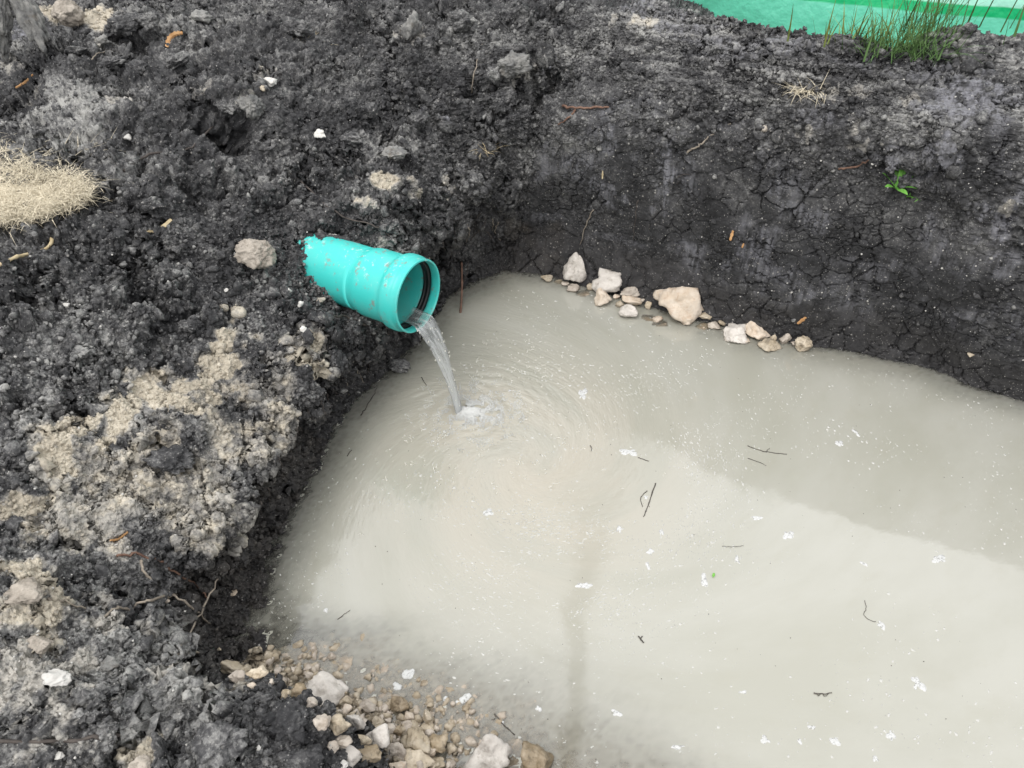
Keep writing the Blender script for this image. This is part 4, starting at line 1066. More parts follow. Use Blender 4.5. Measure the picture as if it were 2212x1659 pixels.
for i in range(nr):
    s = i / (nr - 1)
    if s < .12:                                      # still lying on the pipe's floor
        k = s / .12
        c = lip - AX * .06 * (1 - k) + Vector((0, 0, .006))
        wid, thk = .038, .006
    else:
        k = (s - .12) / .88
        tt = k
        c = lip + Vector((0, 0, .004)) + hdir * hlen * (tt ** .62 * .75 + tt * .25) * 1.0
        c.z = (lip.z + .004) * (1 - tt ** 1.35) - .004 * tt
        wid = .028 * (1 - k) ** 1.2 + .015 + .002 * math.sin(k * 7)
        thk = .007 + .003 * k
    tg = AX.lerp(Vector((hdir.x * .5, hdir.y * .5, -1)), min(1, s * 1.6)).normalized()
    nrmv = tg.cross(sidev).normalized()
    if nrmv.z < 0: nrmv = -nrmv
    for j in range(nc):
        a = 2 * math.pi * j / nc
        w = wid * math.cos(a); h = thk * math.sin(a)
        rip = .0004 * math.sin(j * 2.1 + s * 9 + 1.3 * math.sin(s * 13)) + .0012 * mnoise.noise(Vector((j * .22, s * 14, 3)))
        edge = .0035 * mnoise.noise(Vector((math.copysign(4, math.cos(a)), s * 16, 0))) * abs(math.cos(a)) * min(1, s * 3)
        sag = (math.cos(a) ** 2) * .020 * max(0, 1 - s * 4)     # follows the round pipe floor
        jv.append(c + sidev * (w + edge * math.copysign(1, w)) + nrmv * (h + rip * 1.5) + Vector((0, 0, sag)))
        ju.append((j / nc, s * 3, 0))
for i in range(nr - 1):
    for j in range(nc):
        jf.append([i * nc + j, i * nc + (j + 1) % nc, (i + 1) * nc + (j + 1) % nc, (i + 1) * nc + j])
jet = mesh_np('water_jet', np.array([tuple(v) for v in jv]), np.array(jf), M_JET, attrs={'flow': np.array(ju)})
tag(jet, 'clear streaky jet of water falling from the teal pipe', 'water jet')
# loose drops beside the jet
mbv, mbf, b = [], [], 0
rs = np.random.RandomState(4)
v0, f0 = ico(1)
for k in range(90):
    s = rs.uniform(.15, 1); row = int(s * (nr - 1)); j = rs.randint(0, nc)
    c = np.array(jv[row * nc + j]) + rs.normal(size=3) * np.array([.006, .006, .004]) * (.6 + s)
    if c[2] < .004: continue
    r0 = rs.uniform(.0009, .0024)
    mbv.append(v0 * r0 * np.array([1, 1, 2.2]) + c); mbf.append(f0 + b); b += len(v0)
tag(mesh_np('water_drops', np.concatenate(mbv), np.concatenate(mbf), M_BUBBLE), 'stray drops flying beside the water jet', kind='stuff')

# froth where the jet strikes
v1, f1 = ico(1)
def froth(name, pts, label, mat):
    vs, fs, b = [], [], 0
    for (c, r0, fl) in pts:
        vs.append(v1 * np.array([r0, r0, r0 * fl]) + np.array(c)); fs.append(f1 + b); b += len(v1)
    return tag(mesh_np(name, np.concatenate(vs), np.concatenate(fs), mat), label, kind='stuff')
pts = []
for k in range(13000):
    a = rs.uniform(0, 2 * math.pi); q = abs(rs.normal()) 
    dx = IMP.x + .040 + math.cos(a) * q * .070 + q * .014; dy = IMP.y + .002 + math.sin(a) * q * .042
    if q > .5 and mnoise.noise(Vector((dx * 38, dy * 38, 4))) < -.02: continue
    dd_ = math.hypot(dx - IMP.x, dy - IMP.y)
    z = .010 * math.exp(-(dd_ / .05) ** 2) + rs.uniform(-.003, .004)
    pts.append(((dx, dy, z), rs.uniform(.0009, .0028) * math.exp(-q * .1), .8))
froth('splash_froth', pts, 'white froth boiling where the jet hits the water', M_FROTH)
pts = []
for k in range(5200):                               # thin arcs of froth round the boil
    ring = rs.choice([.07, .10, .13, .17]); a = rs.normal(.2, 1.5)
    rr_ = ring + rs.normal() * .010 + .012 * math.sin(a * 5 + ring * 60)
    x, y = IMP.x + .02 + math.cos(a) * rr_ * 1.15, IMP.y + .01 + math.sin(a) * rr_
    if mnoise.noise(Vector((x * 26, y * 26, 1))) < .05: continue
    pts.append(((x, y, .0004), rs.uniform(.0010, .0030), .7))
froth('froth_arcs', pts, 'broken arcs of fine froth around the boil', M_SPECK)

# foam specks carried by the swirl
pts_v, pts_f, b = [], [], 0
oct_a = np.linspace(0, 2 * math.pi, 8, endpoint=False)
def speck(x, y, L, W, ang, hgt=.0011):
    global b
    ring = np.stack([np.cos(oct_a) * L, np.sin(oct_a) * W], 1) * rs.uniform(.7, 1.25, (8, 1))
    ca, sa = math.cos(ang), math.sin(ang)
    xy = ring @ np.array([[ca, sa], [-sa, ca]])
    o_ = np.concatenate([np.column_stack([xy + (x, y), np.full(8, -.0008)]), np.column_stack([xy * .55 + (x, y), np.full(8, hgt)]), [[x, y, hgt * 1.25]]])
    pts_v.append(o_)
    f = [[i, (i + 1) % 8, 8 + (i + 1) % 8] for i in range(8)] + [[i, 8 + (i + 1) % 8, 8 + i] for i in range(8)] + [[8 + i, 8 + (i + 1) % 8, 16] for i in range(8)]
    pts_f.append(np.array(f) + b); b += 17
def in_pit(x, y):
    l, nn = drop(x, y); return l.z < -.012
cnt = 0
while cnt < 9500:
    mode = rs.uniform()
    if mode < .36:                                   # the streaked band on the lower right of the swirl
        a = rs.normal(-.75, .95); rr_ = rs.normal(.44, .13) + .04 * (a + .9)
        x, y = VOR.x + math.cos(a) * rr_ * 1.12, VOR.y + math.sin(a) * rr_ * .95
        str_ = rs.uniform(1.6, 6.5)
    elif mode < .5:
        x, y = rs.uniform(-.65, .35), rs.uniform(1.05, 1.6); str_ = rs.uniform(1, 3)
    else:
        x, y = rs.uniform(-.7, 2.2), rs.uniform(.65, 2.7); str_ = rs.uniform(.9, 2.6)
    gate = 1.5 * mnoise.noise(Vector((x * 4, y * 4, 9))) + .35 * mnoise.noise(Vector((x * 25, y * 25, 2)))
    if gate < -.12 + (rs.uniform() - .5) * .5: cnt += .35; continue
    if not in_pit(x, y): cnt += .2; continue
    ang = math.atan2(y - VOR.y, x - VOR.x) + math.pi / 2 + rs.normal() * .15
    r0 = (.0010 + .0024 * rs.uniform() ** 4) * (1.25 if mode < .36 else 1.0 if mode < .5 else 1.4)
    speck(x, y, r0 * math.sqrt(str_), r0 / math.sqrt(str_) * 1.1, ang)
    cnt += 1
tag(mesh_np('foam_specks', np.concatenate(pts_v), np.concatenate(pts_f), M_SPECK), 'small white foam specks drifting in the swirl', kind='stuff')
# bubbles near the boil
pts = []
for k in range(330):
    a = rs.uniform(-2.6, 1.6); rr_ = abs(rs.normal(.25, .13)) + .05
    x, y = IMP.x + math.cos(a) * rr_, IMP.y + math.sin(a) * rr_
    if not in_pit(x, y): continue
    for q in range(rs.randint(1, 5)):
        pts.append(((x + rs.normal() * .004, y + rs.normal() * .004, .0004), rs.uniform(.0013, .0032), .8))
froth('bubbles', pts, 'clusters of bubbles around the falling water', M_BUBBLE)
# tiny dark bits
pts = []
for k in range(260):
    x, y = rs.uniform(-.6, 2.2), rs.uniform(.65, 2.6)
    if in_pit(x, y): pts.append(((x, y, .0006), rs.uniform(.0006, .0017), .6))
froth('dark_specks', pts, 'tiny dark plant bits floating on the water', M_BLACKBIT)

FOAMG = 'white foam patches floating on the murky water'
foams = [
 (1358,976,46,22,'wide white foam patch right of the boil, first of the swirl'), (1813,957,22,17,'foam patch below the far right foam streaks'), (1850,934,14,22,'slanted foam streak at the far right'),
 (1633,1118,38,14,'long thin foam patch in the middle right of the water'), (1701,1155,36,22,'bean shaped foam patch right of the long thin one'), (1521,1253,30,36,'lumpy foam patch beside the green leaf'),
 (1404,1193,26,22,'foam patch with a black bit on its right'), (1337,1141,13,22,'upright foam patch at the edge of the swirl streaks'), (1260,1265,50,20,'broad foam patch at the lower end of the swirl'),
 (1591,1209,16,24,'leaf shaped foam patch in the open water'), (1866,1218,22,14,'small foam patch at the right centre'), (1904,1351,22,26,'foam patch beside the curled floating root'),
 (1983,1475,30,34,'large foam patch near the lower right corner'), (1925,1588,28,24,'crumbly foam patch, lowest at the right'), (1332,1540,34,20,'foam patch just right of the dark mirrored strip'),
 (1605,1496,24,9,'thin foam patch left of the feathery twig'), (1463,1613,44,12,'flat double foam patch at the bottom'), (1654,1599,26,20,'ring shaped foam patch at the bottom'),
 (1801,1603,34,24,'crescent foam patch at the bottom'), (1754,1571,26,13,'oblong foam patch above the ring shaped one'), (1726,1602,14,16,'small foam patch between ring and crescent'),
 (1890,1637,18,18,'broken foam patch at the bottom right edge'), (1428,1148,12,18,'small upright foam patch right of the floating twig'), (1400,1222,14,24,'narrow foam patch below the one with a black bit'),
 (877,1456,44,38,'curved bluish white foam patch above the near rubble'), (857,1482,28,20,'thin greyish foam patch touching the curved one'), (962,1511,22,14,'small foam patch left of its longer neighbour near the shore'),
 (1000,1512,44,26,'long ragged foam patch off the near shore'), (704,1317,22,14,'round foam patch near the left bank'), (1166,1531,22,14,'lone small foam patch left of the mirrored strip'),
 (1050,1108,36,26,'bubbly ring of foam below the boil'), (1100,845,16,14,'foam clot right of the boil'), (1258,850,26,36,'stringy foam patch drifting right of the boil'),
 (2025,1207,44,26,'scattered foam crumbs near the right edge'), (1690,1540,0,0,''), (1640,1640,0,0,''), (1560,1660,0,0,''), (1395,1075,16,16,'foam clot caught on the floating twig'), (1700,1085,0,0,''), (1085,1562,12,10,'foam clot on the short twig near the shore'),
]
def foam_patch(qx, qy, w, h, label, seed):
    r = random.Random(seed)
    c = P(qx, qy, 0)
    wx = px2m(w, c) / 2; wy = px2m(h, c) / 2 / .72
    n, rings = 64, 6
    ph = r.uniform(0, 99)
    lobes = [(0, 0, .42)] + [(r.uniform(-.62, .62), r.uniform(-.55, .55), r.uniform(.16, .42)) for _ in range(r.randint(4, 8))]
    rad_ = []
    for i in range(n):
        a = 2 * math.pi * i / n; ux, uy = math.cos(a), math.sin(a); best = .2
        for (lx, ly, lr) in lobes:
            pr = ux * lx + uy * ly; h2 = lr * lr - (lx * lx + ly * ly - pr * pr)
            if h2 > 0: best = max(best, pr + math.sqrt(h2))
        rad_.append(best * (1 + .07 * mnoise.noise(Vector((ux * 7, uy * 7, ph)))))
    vs = [(0, 0, .0022)]
    for k in range(1, rings + 1):
        for i in range(n):
            a = 2 * math.pi * i / n
            rr_ = rad_[i] * k / rings
            z = .0022 * (1 - (k / rings) ** 4) + .0007 * mnoise.noise(Vector((math.cos(a) * k * 1.3, math.sin(a) * k * 1.3, ph + 5))) * (k < rings)
            if k == rings: z = -.001
            vs.append((math.cos(a) * wx * rr_, math.sin(a) * wy * rr_, z))
    fs = [[0, 1 + i, 1 + (i + 1) % n] for i in range(n)]
    for k in range(rings - 1):
        for i in range(n):
            fs.append([1 + k * n + i, 1 + (k + 1) * n + i, 1 + (k + 1) * n + (i + 1) % n, 1 + k * n + (i + 1) % n])
    o = mesh_np('foam_patch', np.array(vs), fs, M_FOAM)
    o.location = c
    o.rotation_euler.z = r.uniform(-.25, .25)
    return tag(o, label, 'foam', FOAMG)
for i, (x, y, w, h, lab) in enumerate(foams):
    if w: foam_patch(x, y, w, h, lab, i + 60)

# ------------------------------------------------------------------ roots, twigs, straw
def stick(name, qpts, r0, r1, mat, label, cat, mode='soil', lift=.5, seed=0, branches=(), group=None, wig=.004):
    rnd = random.Random(seed + 3)
    def place(q):
        if len(q) == 3: return P(*q)
        if mode == 'water': return P(q[0], q[1], .0015)
        p, nn = surf(*q)
        return p + nn * (r0 * lift + .005)
    def path(qs):
        pts = [place(q) for q in qs]
        out = smooth_path(pts, 6)
        for i in range(1, len(out) - 1):
            jig = Vector((rnd.uniform(-1, 1), rnd.uniform(-1, 1), rnd.uniform(-.4, 1) if mode != 'water' else 0)) * wig
            out[i] = out[i] + jig
        return out
    m = MB()
    pts = path(qpts)
    m.tube(pts, r0, r1, 7, .18, rnd)
    for bq in branches: m.tube(path(bq), r1 * 1.1, r1 * .6, 6, .15, rnd)
    o = m.build(name, mat)
    base = pts[0].copy()
    o.data.transform(Matrix.Translation(-base)); o.location = base
    return tag(o, label, cat, group)
ROOTG, FLOATG = 'roots and twigs on the banks', 'twigs floating on the water'
sticks = [
 ('root', [(263,369),(328,338),(400,324),(461,277)], .0040,.0026, M_ROOT, 'long dark root running from the straw turf up to the dark hole'),
 ('root', [(594,345),(649,393),(717,451),(760,476),(803,485),(848,512)], .0036,.0022, M_ROOT, 'long thin dark root above the pipe'),
 ('root', [(1486,330),(1510,312),(1528,300),(1576,265)], .0034,.0022, M_GREYROOT, 'pale crooked root on the cut wall left of centre'),
 ('root', [(1812,365),(1846,359),(1877,345)], .0036,.0022, M_TWIG, 'short reddish root on the cut wall left of the green weed'),
 ('root', [(1280,451),(1268,478),(1254,529)], .0028,.0014, M_GREYROOT, 'pale hair root hanging down the foot of the wall'),
 ('root', [(646,711),(690,696),(714,683),(748,689),(792,708),(840,722)], .0050,.0030, M_ROOT, 'dark root crossing under the pipe'),
 ('root', [(705,844),(713,868),(722,893)], .0026,.0014, M_ROOT, 'dark hair root hanging from the clay lip over the water'),
 ('root', [(300,1211),(318,1240),(362,1271),(417,1312),(458,1349)], .0034,.0022, M_GREYROOT, 'long pale root crossing the gully downward'),
 ('root', [(256,1199),(294,1202),(352,1211),(393,1243),(423,1260),(451,1289)], .0034,.0018, M_TWIG, 'reddish root arching at the top of the gully'),
 ('root', [(382,1283),(328,1301),(290,1317),(239,1322),(215,1356)], .0034,.0022, M_GREYROOT, 'pale forked root bending left out of the gully'),
 ('twig', [(466,1252),(430,1325),(379,1411)], .0022,.0020, M_GREYROOT, 'straight thin grey stick leaning across the gully'),
 ('twig', [(381,1411),(405,1410),(429,1410)], .0032,.0030, M_GREYROOT, 'short pale stick lying level at the gully foot'),
 ('root', [(106,1289),(140,1300),(188,1318)], .0026,.0016, M_GREYROOT, 'pale thin root on the left of the lower bank'),
 ('twig', [(-30,1606),(102,1602),(200,1594),(263,1588)], .0042,.0034, M_ROOT, 'long grey stick at the lower left corner'),
 ('straw_stalk', [(2,572),(30,560),(60,547),(95,535),(118,515)], .0045,.0050, M_STRAW, 'pale frayed stalk below the straw turf'),
 ('root', [(1380,430),(0,0)][:1] + [(1372,470),(1368,520)], .0018,.0010, M_ROOT, 'hair thin root hanging on the wall right of the corner'),
 ('root', [(620,360),(628,375)] , .0016,.0012, M_ROOT, 'tiny root stub beside the long root above the pipe'),
 ('root', [(1460,400),(1470,380),(1490,375)], .0016,.0010, M_ROOT, 'fine dark root under the pale crooked root'),
 ('root', [(985,640),(1003,600),(1015,560)], .0020,.0012, M_ROOT, 'fine dark root on the bank face behind the twig'),
 ('root', [(660,760),(680,770),(700,790)], .0018,.0012, M_ROOT, 'fine root on the clay lip'),
 ('root', [(780,900),(800,870),(815,840)], .0018,.0010, M_ROOT, 'thin root reaching from the bank to the water'),
 ('root', [(1075,480),(1072,500),(1078,520)], .0018,.0010, M_GREYROOT, 'short pale root at the inner corner of the pit'),
 ('root', [(1020,520),(1040,490),(1050,470)], .0018,.0012, M_ROOT, 'slanting thin root on the corner bank'),
 ('root', [(195,130),(215,112),(250,108)], .0020,.0012, M_GREYROOT, 'pale bent root among the upper left clods'),
 ('root', [(1020,200),(1028,160),(1040,95)], .0026,.0016, M_GREYROOT, 'pale root hanging down the clod at the corner'),
]
for i, (nm, q, r0, r1, m, lab) in enumerate(sticks):
    stick(nm, q, r0, r1, m, lab, 'stick' if nm == 'twig' else ('straw' if 'straw' in nm else 'root'), seed=i, group=ROOTG, wig=.0012 if 'straw' in nm else .004)
stick('twig', [(1213,229),(1247,236),(1290,236),(1315,230)], .0046, .0036, M_TWIG, 'forked brown twig stuck on the wall near the corner', 'stick', seed=60, branches=[[(1247,238),(1225,255),(1206,273)]], group=ROOTG)
rr = random.Random(77)
lipq = [(640,905),(668,880),(690,862),(720,838),(742,815),(770,795),(800,775),(600,985),(575,1040),(560,1080),(905,590),(925,560),(955,520),(985,500),(1010,480),(1035,460),(1050,500),(1065,470)]
for k, (x, y) in enumerate(lipq):
    L = rr.uniform(30, 70); dx = rr.uniform(-14, 22)
    face = k >= 10
    stick('root', [(x, y), (x + dx * .4, y + L * .35), (x + dx * .7, y + L * .7), (x + dx, y + L)], rr.uniform(.0012, .0022), .0007, M_GREYROOT if rr.random() < .35 else M_ROOT,
          'fine hair root hanging on the dark bank face between pipe and inner corner' if face else 'fine hair root hanging from the ragged lip of the left bank',
          'root', seed=300 + k, group='hair roots on the inner corner bank' if face else 'hair roots under the left bank lip', wig=.003, lift=1.5)
# twig hanging beside the pipe down to the water
tw0 = hit(997, 566)[0]
dpt = depth_of(tw0)
def at_depth(qx, qy, dep):
    d = ray(qx, qy); return CAMP + d * (dep / FQ)
m = MB(); rnd = random.Random(8)
hang = [tw0, at_depth(998, 610, dpt - .02), at_depth(996, 660, dpt - .04), at_depth(990, 722, dpt - .06)]
m.tube(smooth_path(hang, 6), .0040, .0050, 7, .15, rnd)
m.tube([at_depth(992, 705, dpt - .055), at_depth(1001, 697, dpt - .06), at_depth(1000, 690, dpt - .065)], .003, .0015, 6, .1, rnd)
o = m.build('twig', M_TWIG); bse = tw0.copy(); o.data.transform(Matrix.Translation(-bse)); o.location = bse
tag(o, 'reddish brown twig hanging beside the pipe mouth', 'stick', ROOTG)
floats = [
 ([(1416,1044),(1404,1080),(1390,1116)], .0030, .0018, 'black crooked twig floating in the swirl', [[(1398,1060),(1384,1075),(1388,1095)]]),
 ([(1615,963),(1650,975),(1700,981)], .0022, .0014, 'long dark twig floating at the far right of the swirl', [[(1655,977),(1662,968)]]),
 ([(1615,990),(1640,998),(1655,1006)], .0014, .0008, 'faint thin twig floating below the long dark one', []),
 ([(1068,1542),(1085,1562),(1112,1588)], .0028, .0014, 'short forked black twig near the near shore', [[(1070,1552),(1062,1556)]]),
 ([(1379,1374),(1385,1382),(1391,1388)], .0026, .0018, 'tiny dark twig floating below the swirl', [[(1384,1378),(1388,1374)]]),
 ([(1868,1297),(1871,1315),(1866,1328),(1880,1340),(1892,1343)], .0011, .0008, 'curled hair root floating at right', []),
 ([(1758,1497),(1780,1499),(1797,1496)], .0022, .0012, 'feathery dark twig floating at lower right', [[(1765,1498),(1768,1503),(1772,1500)], [(1778,1499),(1783,1504),(1790,1499)]]),
 ([(729,1338),(745,1326),(757,1318)], .0013, .0009, 'thin straight twig floating by the left bank', []),
 ([(750,985),(755,978),(760,972)], .0022, .0014, 'dark stub floating by the left bank above the twig', []),
 ([(1275,962),(1278,968),(1277,974)], .0020, .0012, 'tiny dark stub left of the wide foam patch', []),
 ([(1378,988),(1390,992),(1402,996)], .0018, .0012, 'dark sliver trailing below the wide foam patch', []),
 ([(1560,1180),(1590,1181),(1606,1178)], .0010, .0006, 'hair thin twig beside the leaf shaped foam', []),
 ([(910,815),(916,824),(921,833)], .0020, .0012, 'dark root tip dipping in the water under the pipe', []),
]
for i, (q, r0, r1, lab, br) in enumerate(floats):
    stick('floating_twig', q, r0 * .7, r1 * .7, M_BLACKBIT, lab, 'stick', 'water', 0, 90 + i, br, FLOATG, wig=.0012)

# splinters and strips of bare wood
def strip(qpts, w, mat, label, name='wood_splinter', mode='soil'):
    m = MB()
    pts = []
    for q in qpts:
        p, nn = surf(*q)
        pts.append((p + nn * .006, nn))
    path = smooth_path([p for p, _ in pts], 5)
    nn = pts[len(pts) // 2][1]
    vs, fs = [], []
    L = len(path)
    for i, p in enumerate(path):
        tng = (path[min(i + 1, L - 1)] - path[max(i - 1, 0)]).normalized()
        sdv = tng.cross(nn).normalized()
        ww = w * (.55 + .45 * math.sin(math.pi * (i + .6) / (L + .2))) * .42 * (1 + .25 * math.sin(i * 2.7))
        for (a, h) in ((-1, .05), (-.2, .16), (1, 0), (.2, -.12)): vs.append(p + sdv * ww * a + nn * w * h)
    for i in range(L - 1):
        for k in range(4): fs.append([i * 4 + k, i * 4 + (k + 1) % 4, i * 4 + 4 + (k + 1) % 4, i * 4 + 4 + k])
    fs += [[0, 1, 2, 3][::-1], [(L - 1) * 4 + k for k in range(4)]]
    m.add(vs, fs)
    o = m.build(name, mat, smooth=False)
    base = path[0].copy(); o.data.transform(Matrix.Translation(-base)); o.location = base
    return tag(o, label, 'wood', 'splinters of pale and orange wood')
strip([(393,72),(378,74),(366,82),(360,99)], .020, M_BARE, 'curled orange bark strip at the top left')
strip([(307,502),(325,499),(341,495),(365,474)], .018, M_STRAW, 'pale bent straw strip above the clay clod')
strip([(239,1166),(255,1160),(273,1151)], .016, M_BARE, 'orange wood splinter in the lower left bank')
strip([(1578,518),(1584,500)], .012, M_BARE, 'short upright orange splinter low on the wall')
strip([(1604,534),(1608,524)], .008, M_BARE, 'tiny orange splinter right below the upright one')
strip([(1723,697),(1741,683)], .016, M_BARE, 'orange wood chip on the wet foot of the wall')
strip([(1618,50),(1630,38),(1648,32)], .018, M_TWIG, 'reddish bark piece on the crest below the tarpaulin')
strip([(1300,388),(1304,368)], .008, M_STRAW, 'short straw stuck in the wall near the corner')
strip([(30,190),(52,178),(72,162)], .010, M_BARE, 'thin orange stick at the left edge of the upper slope')

# ------------------------------------------------------------------ turf, grass and weeds
def hair_clump(name, centers, n, length, mat, parent, seed, width=.0022, spread=.9, bend=.5, upz=.5, uprand=.6):
    rnd = random.Random(seed); m = MB()
    for k in range(n):
        c, nn, rr_ = centers[rnd.randrange(len(centers))]
        p = c + Vector((rnd.gauss(0, 1), rnd.gauss(0, 1), rnd.gauss(0, .35))) * rr_ * .5
        d = Vector((rnd.gauss(0, spread), rnd.gauss(0, spread), upz + rnd.random() * uprand))
        m.blade(p, d, length * rnd.uniform(.5, 1.2), width * rnd.uniform(.6, 1.3), bend * rnd.uniform(-.3, 1.5), rnd, 5)
    return m.build(name, mat, parent)
turf_c = base_at(60, 420)
tp = [hit(x, y)[0] for (x, y) in ((-60,370),(0,350),(60,380),(100,410),(-40,440),(30,430),(80,450),(130,430),(0,470),(60,470),(160,440))]
turf = empty('dry_turf', tp[5])
tag(turf, 'pale straw coloured turf sod lying upside down at the left edge', 'turf')
sod_v, sod_f = angular(411, 4, 9, 7, .2)
ext = np.array([[*q] for q in tp])
so = mesh_np('sod', sod_v * np.array([.20, .13, .022]), sod_f, M_DRYGRASS, turf)
so.location = (-.02, .0, -.006)
cs = []
for q in tp:
    cs.append((q - tp[5] + Vector((0, 0, .028)), None, .075))
for a in range(14):
    cs.append((Vector((math.cos(a * .45) * .18, math.sin(a * .45) * .12, .018)), None, .05))
hair_clump('straw', cs, 8000, .045, M_DRYGRASS, turf, 12, .0015, 1.2, .9, -.02, .35)

def tuft(name, q, n, length, mat, label, cat, seed, width=.005, spread=.35, bend=.5, rr_=.05, group=None, up=1.0, loc=None):
    rnd = random.Random(seed); m = MB()
    p0 = Vector(loc) if loc is not None else surf(*q)[0]
    for k in range(n):
        bse = Vector((rnd.gauss(0, rr_), rnd.gauss(0, rr_ * .6), -.01))
        d = Vector((rnd.gauss(0, spread), rnd.gauss(0, spread), up))
        m.blade(bse, d, length * rnd.uniform(.4, 1.15), width * rnd.uniform(.6, 1.3), bend * rnd.uniform(-.2, 1.3), rnd, 5)
    o = m.build(name, mat); o.location = p0
    return tag(o, label, cat, group)
GRG = 'grass tufts on the crest before the tarpaulin'
def behind(qx, qy, back):
    p = surf(qx, qy)[0]; q = p + Vector((.3, .9, 0)).normalized() * back
    return drop(q.x, q.y)[0]
tuft('grass_tuft', None, 60, .18, M_YGREEN, 'thin yellow green grass tuft, leftmost on the crest', 'grass', 1, .0055, .16, .25, .035, GRG, loc=behind(1690, 48, .03))
tuft('grass_tuft', None, 40, .13, M_YGREEN, 'sparse yellow green grass left of the big green tuft', 'grass', 2, .005, .3, .4, .05, GRG, loc=behind(1825, 85, .05))
tuft('grass_tuft', None, 240, .15, M_GREEN, 'big dense dark green grass tuft on the crest', 'grass', 3, .0034, .5, .9, .06, GRG, loc=behind(1955, 110, .0))
tuft('grass_tuft', None, 90, .26, M_GREEN, 'tall green grass rising behind the big tuft', 'grass', 4, .0032, .22, .5, .05, GRG, loc=behind(1985, 100, .06))
tuft('grass_tuft', None, 50, .12, M_GREEN, 'low spreading green grass left foot of the big tuft', 'grass', 5, .006, .6, .6, .06, GRG, loc=behind(1895, 100, .02))
tuft('grass_tuft', None, 12, .2, M_GREEN, 'thin upright grass with seed heads right of the black clod', 'grass', 6, .006, .14, .2, .09, GRG, loc=behind(2110, 85, .05))
tuft('dry_grass_tuft', (2160, 62), 130, .10, M_DRYGRASS, 'dry beige grass on the crest at the upper right corner', 'grass', 7, .003, .9, .7, .09, 'dry grass tufts')
tuft('dry_grass_tuft', (1745, 190), 110, .075, M_DRYGRASS, 'dry beige grass tuft hanging high on the wall', 'grass', 8, .0022, .8, 1.3, .03, 'dry grass tufts', up=.4)
tuft('dry_grass_tuft', (655, 90), 70, .085, M_STRAW, 'brownish dry grass tuft near the top of the slope', 'grass', 9, .0022, .9, .9, .035, 'dry grass tufts', up=.4)
tuft('dry_grass_tuft', (1050, 320), 30, .06, M_STRAW, 'small brown fibre tuft on the bank left of the corner', 'grass', 10, .0018, .5, 1.4, .014, 'dry grass tufts', up=.4)
tuft('dry_grass_tuft', (170, 320), 20, .09, M_DRYGRASS, 'few dry blades beside the straw turf', 'grass', 11, .0018, .9, .7, .03, 'dry grass tufts', up=.4)
# seed headed stalks by the tarpaulin
# green weed on the wall
wp, wn = surf(1938, 405)
weed = empty('weed', wp); tag(weed, 'small fresh green weed growing on the cut wall', 'weed')
rnd = random.Random(21)
def leaf_mesh(length, width):
    vs, fs = [], []
    n = 7
    for i in range(n):
        t_ = i / (n - 1); w = width * math.sin(math.pi * min(1, t_ * .92 + .06)) ** .8 * (.6 if t_ < .25 else 1)
        z = length * .12 * math.sin(t_ * 2.6)
        vs += [(t_ * length, -w / 2, z + w * .12), (t_ * length, 0, z), (t_ * length, w / 2, z + w * .12)]
    for i in range(n - 1):
        for k in (0, 1): fs.append([i * 3 + k, i * 3 + k + 1, i * 3 + 4 + k, i * 3 + 3 + k])
    return vs, fs
for k, (az, el, L, w) in enumerate(((1.2,.9,.075,.026),(.5,.6,.06,.022),(2.4,.5,.05,.02),(3.6,.3,.045,.018),(-.5,.2,.045,.016),(1.7,1.2,.05,.018),(-1.3,.1,.04,.014))):
    vs, fs = leaf_mesh(L * 1.35, w * 1.3)
    lf = mesh_np('leaf', np.array(vs), fs, M_LEAF, weed)
    lf.rotation_euler = (rnd.uniform(-.4, .4), -el, az)
    lf.location = wn * .006
tuft('grass_tuft', (1975, 418), 16, .045, M_LEAF, 'few short green blades right of the weed', 'grass', 22, .004, .8, .8, .018, None, up=.3)
# floating leaf
vs, fs = leaf_mesh(.017, .008)
lf = mesh_np('leaf', np.array(vs), fs, M_LEAF); lf.location = P(1540, 1248, .002); lf.rotation_euler = (0, 0, 1.2)
tag(lf, 'tiny green leaf floating beside the lumpy foam', 'leaf')

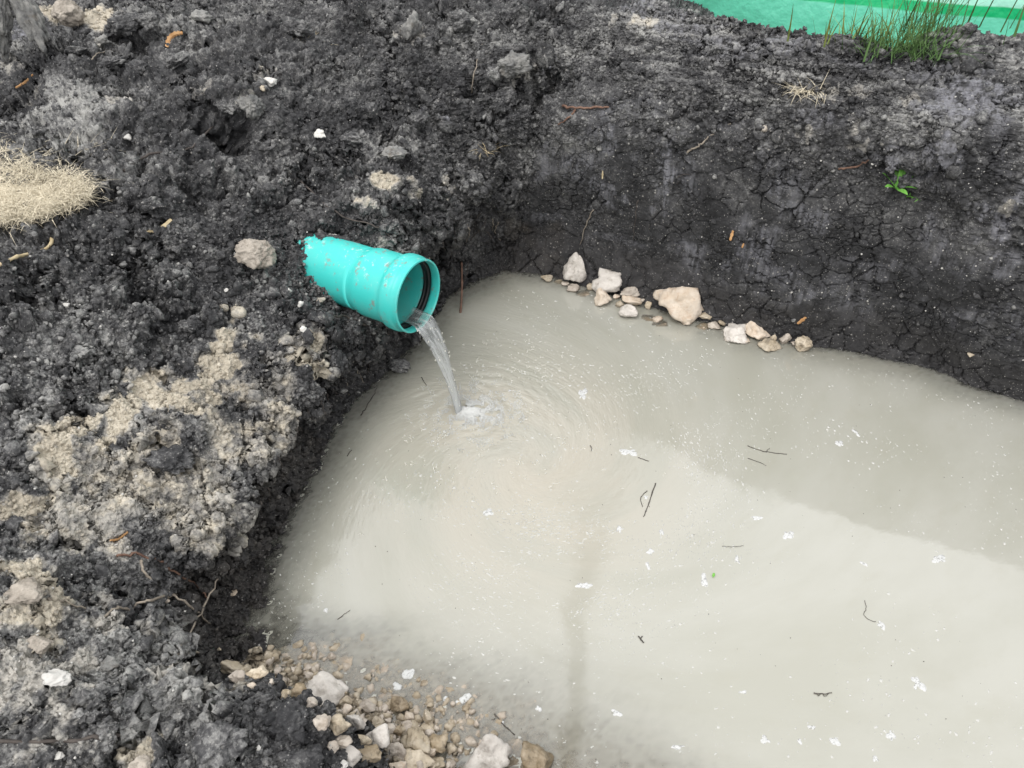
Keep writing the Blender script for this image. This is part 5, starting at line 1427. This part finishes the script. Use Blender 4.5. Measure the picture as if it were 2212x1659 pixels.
# ------------------------------------------------------------------ tarpaulin, and an added unseen pole, beyond the crest
def make_tarp():
    m, t, out = new_mat('tarpaulin')
    u = t.n('ShaderNodeAttribute', attribute_name='band').outputs['Fac']
    n = t.noise(gpos(t), 3.0, 4)
    uu = t.m('ADD', u, t.m('MULTIPLY', t.m('SUBTRACT', n, .5), .02))
    c = t.mix(t.ss(uu, .188, .196), (.19, .74, .54), (.01, .56, .22))
    c = t.mix(t.ss(uu, .226, .234), c, (.50, .90, .76))
    weave = t.noise(t.vm('MULTIPLY', gpos(t), (400, 400, 400)), 1.0, 1)
    d = t.n('ShaderNodeBsdfPrincipled', {'Base Color': c, 'Roughness': .4, 'Normal': bump(t, t.noise(gpos(t), 14, 4), .5, .03)})
    tl = t.n('ShaderNodeBsdfTranslucent', {'Color': c})
    mx = t.n('ShaderNodeMixShader', {0: .35, 1: d.outputs[0], 2: tl.outputs[0]})
    t.t.links.new(mx.outputs[0], out.inputs['Surface'])
    return m
M_TARP = make_tarp()
nU, nV = 160, 40
a0, a1 = Vector((.42, 3.86, .66)), Vector((4.9, 2.02, .66))
dirv = (a1 - a0); back = Vector((.33, .94, 0))
tvv, band = [], []
for i in range(nU):
    for j in range(nV):
        u_, v_ = i / (nU - 1), j / (nV - 1)
        p = a0 + dirv * u_ + back * (.25 * v_ + .03 * math.sin(u_ * 21 + v_ * 4) + .06 * mnoise.noise(Vector((u_ * 9, v_ * 3, 1)))) + Vector((0, 0, 1.0 * v_))
        tvv.append(tuple(p)); band.append(v_)
ti = np.arange(nU * nV).reshape(nU, nV)
tf = np.stack([ti[:-1, :-1], ti[1:, :-1], ti[1:, 1:], ti[:-1, 1:]], -1).reshape(-1, 4)
tarp = mesh_np('tarpaulin', np.array(tvv), tf, M_TARP, attrs={'band': np.array(band)})
tag(tarp, 'mint and green striped tarpaulin sheet propped up beyond the crest', 'tarpaulin')
sol = tarp.modifiers.new('thickness', 'SOLIDIFY'); sol.thickness = .003

m = MB()
m.tube([Vector((.95, 5.9, .7)), Vector((.955, 5.9, 6)), Vector((.97, 5.92, 13.5))], .19, .14, 20)  # out of view, added so the water mirrors a dark strip
pole = m.build('unseen_pole', M_POLE)
tag(pole, 'tall round wooden pole out of view, added for the dark strip mirrored in the water', 'pole')
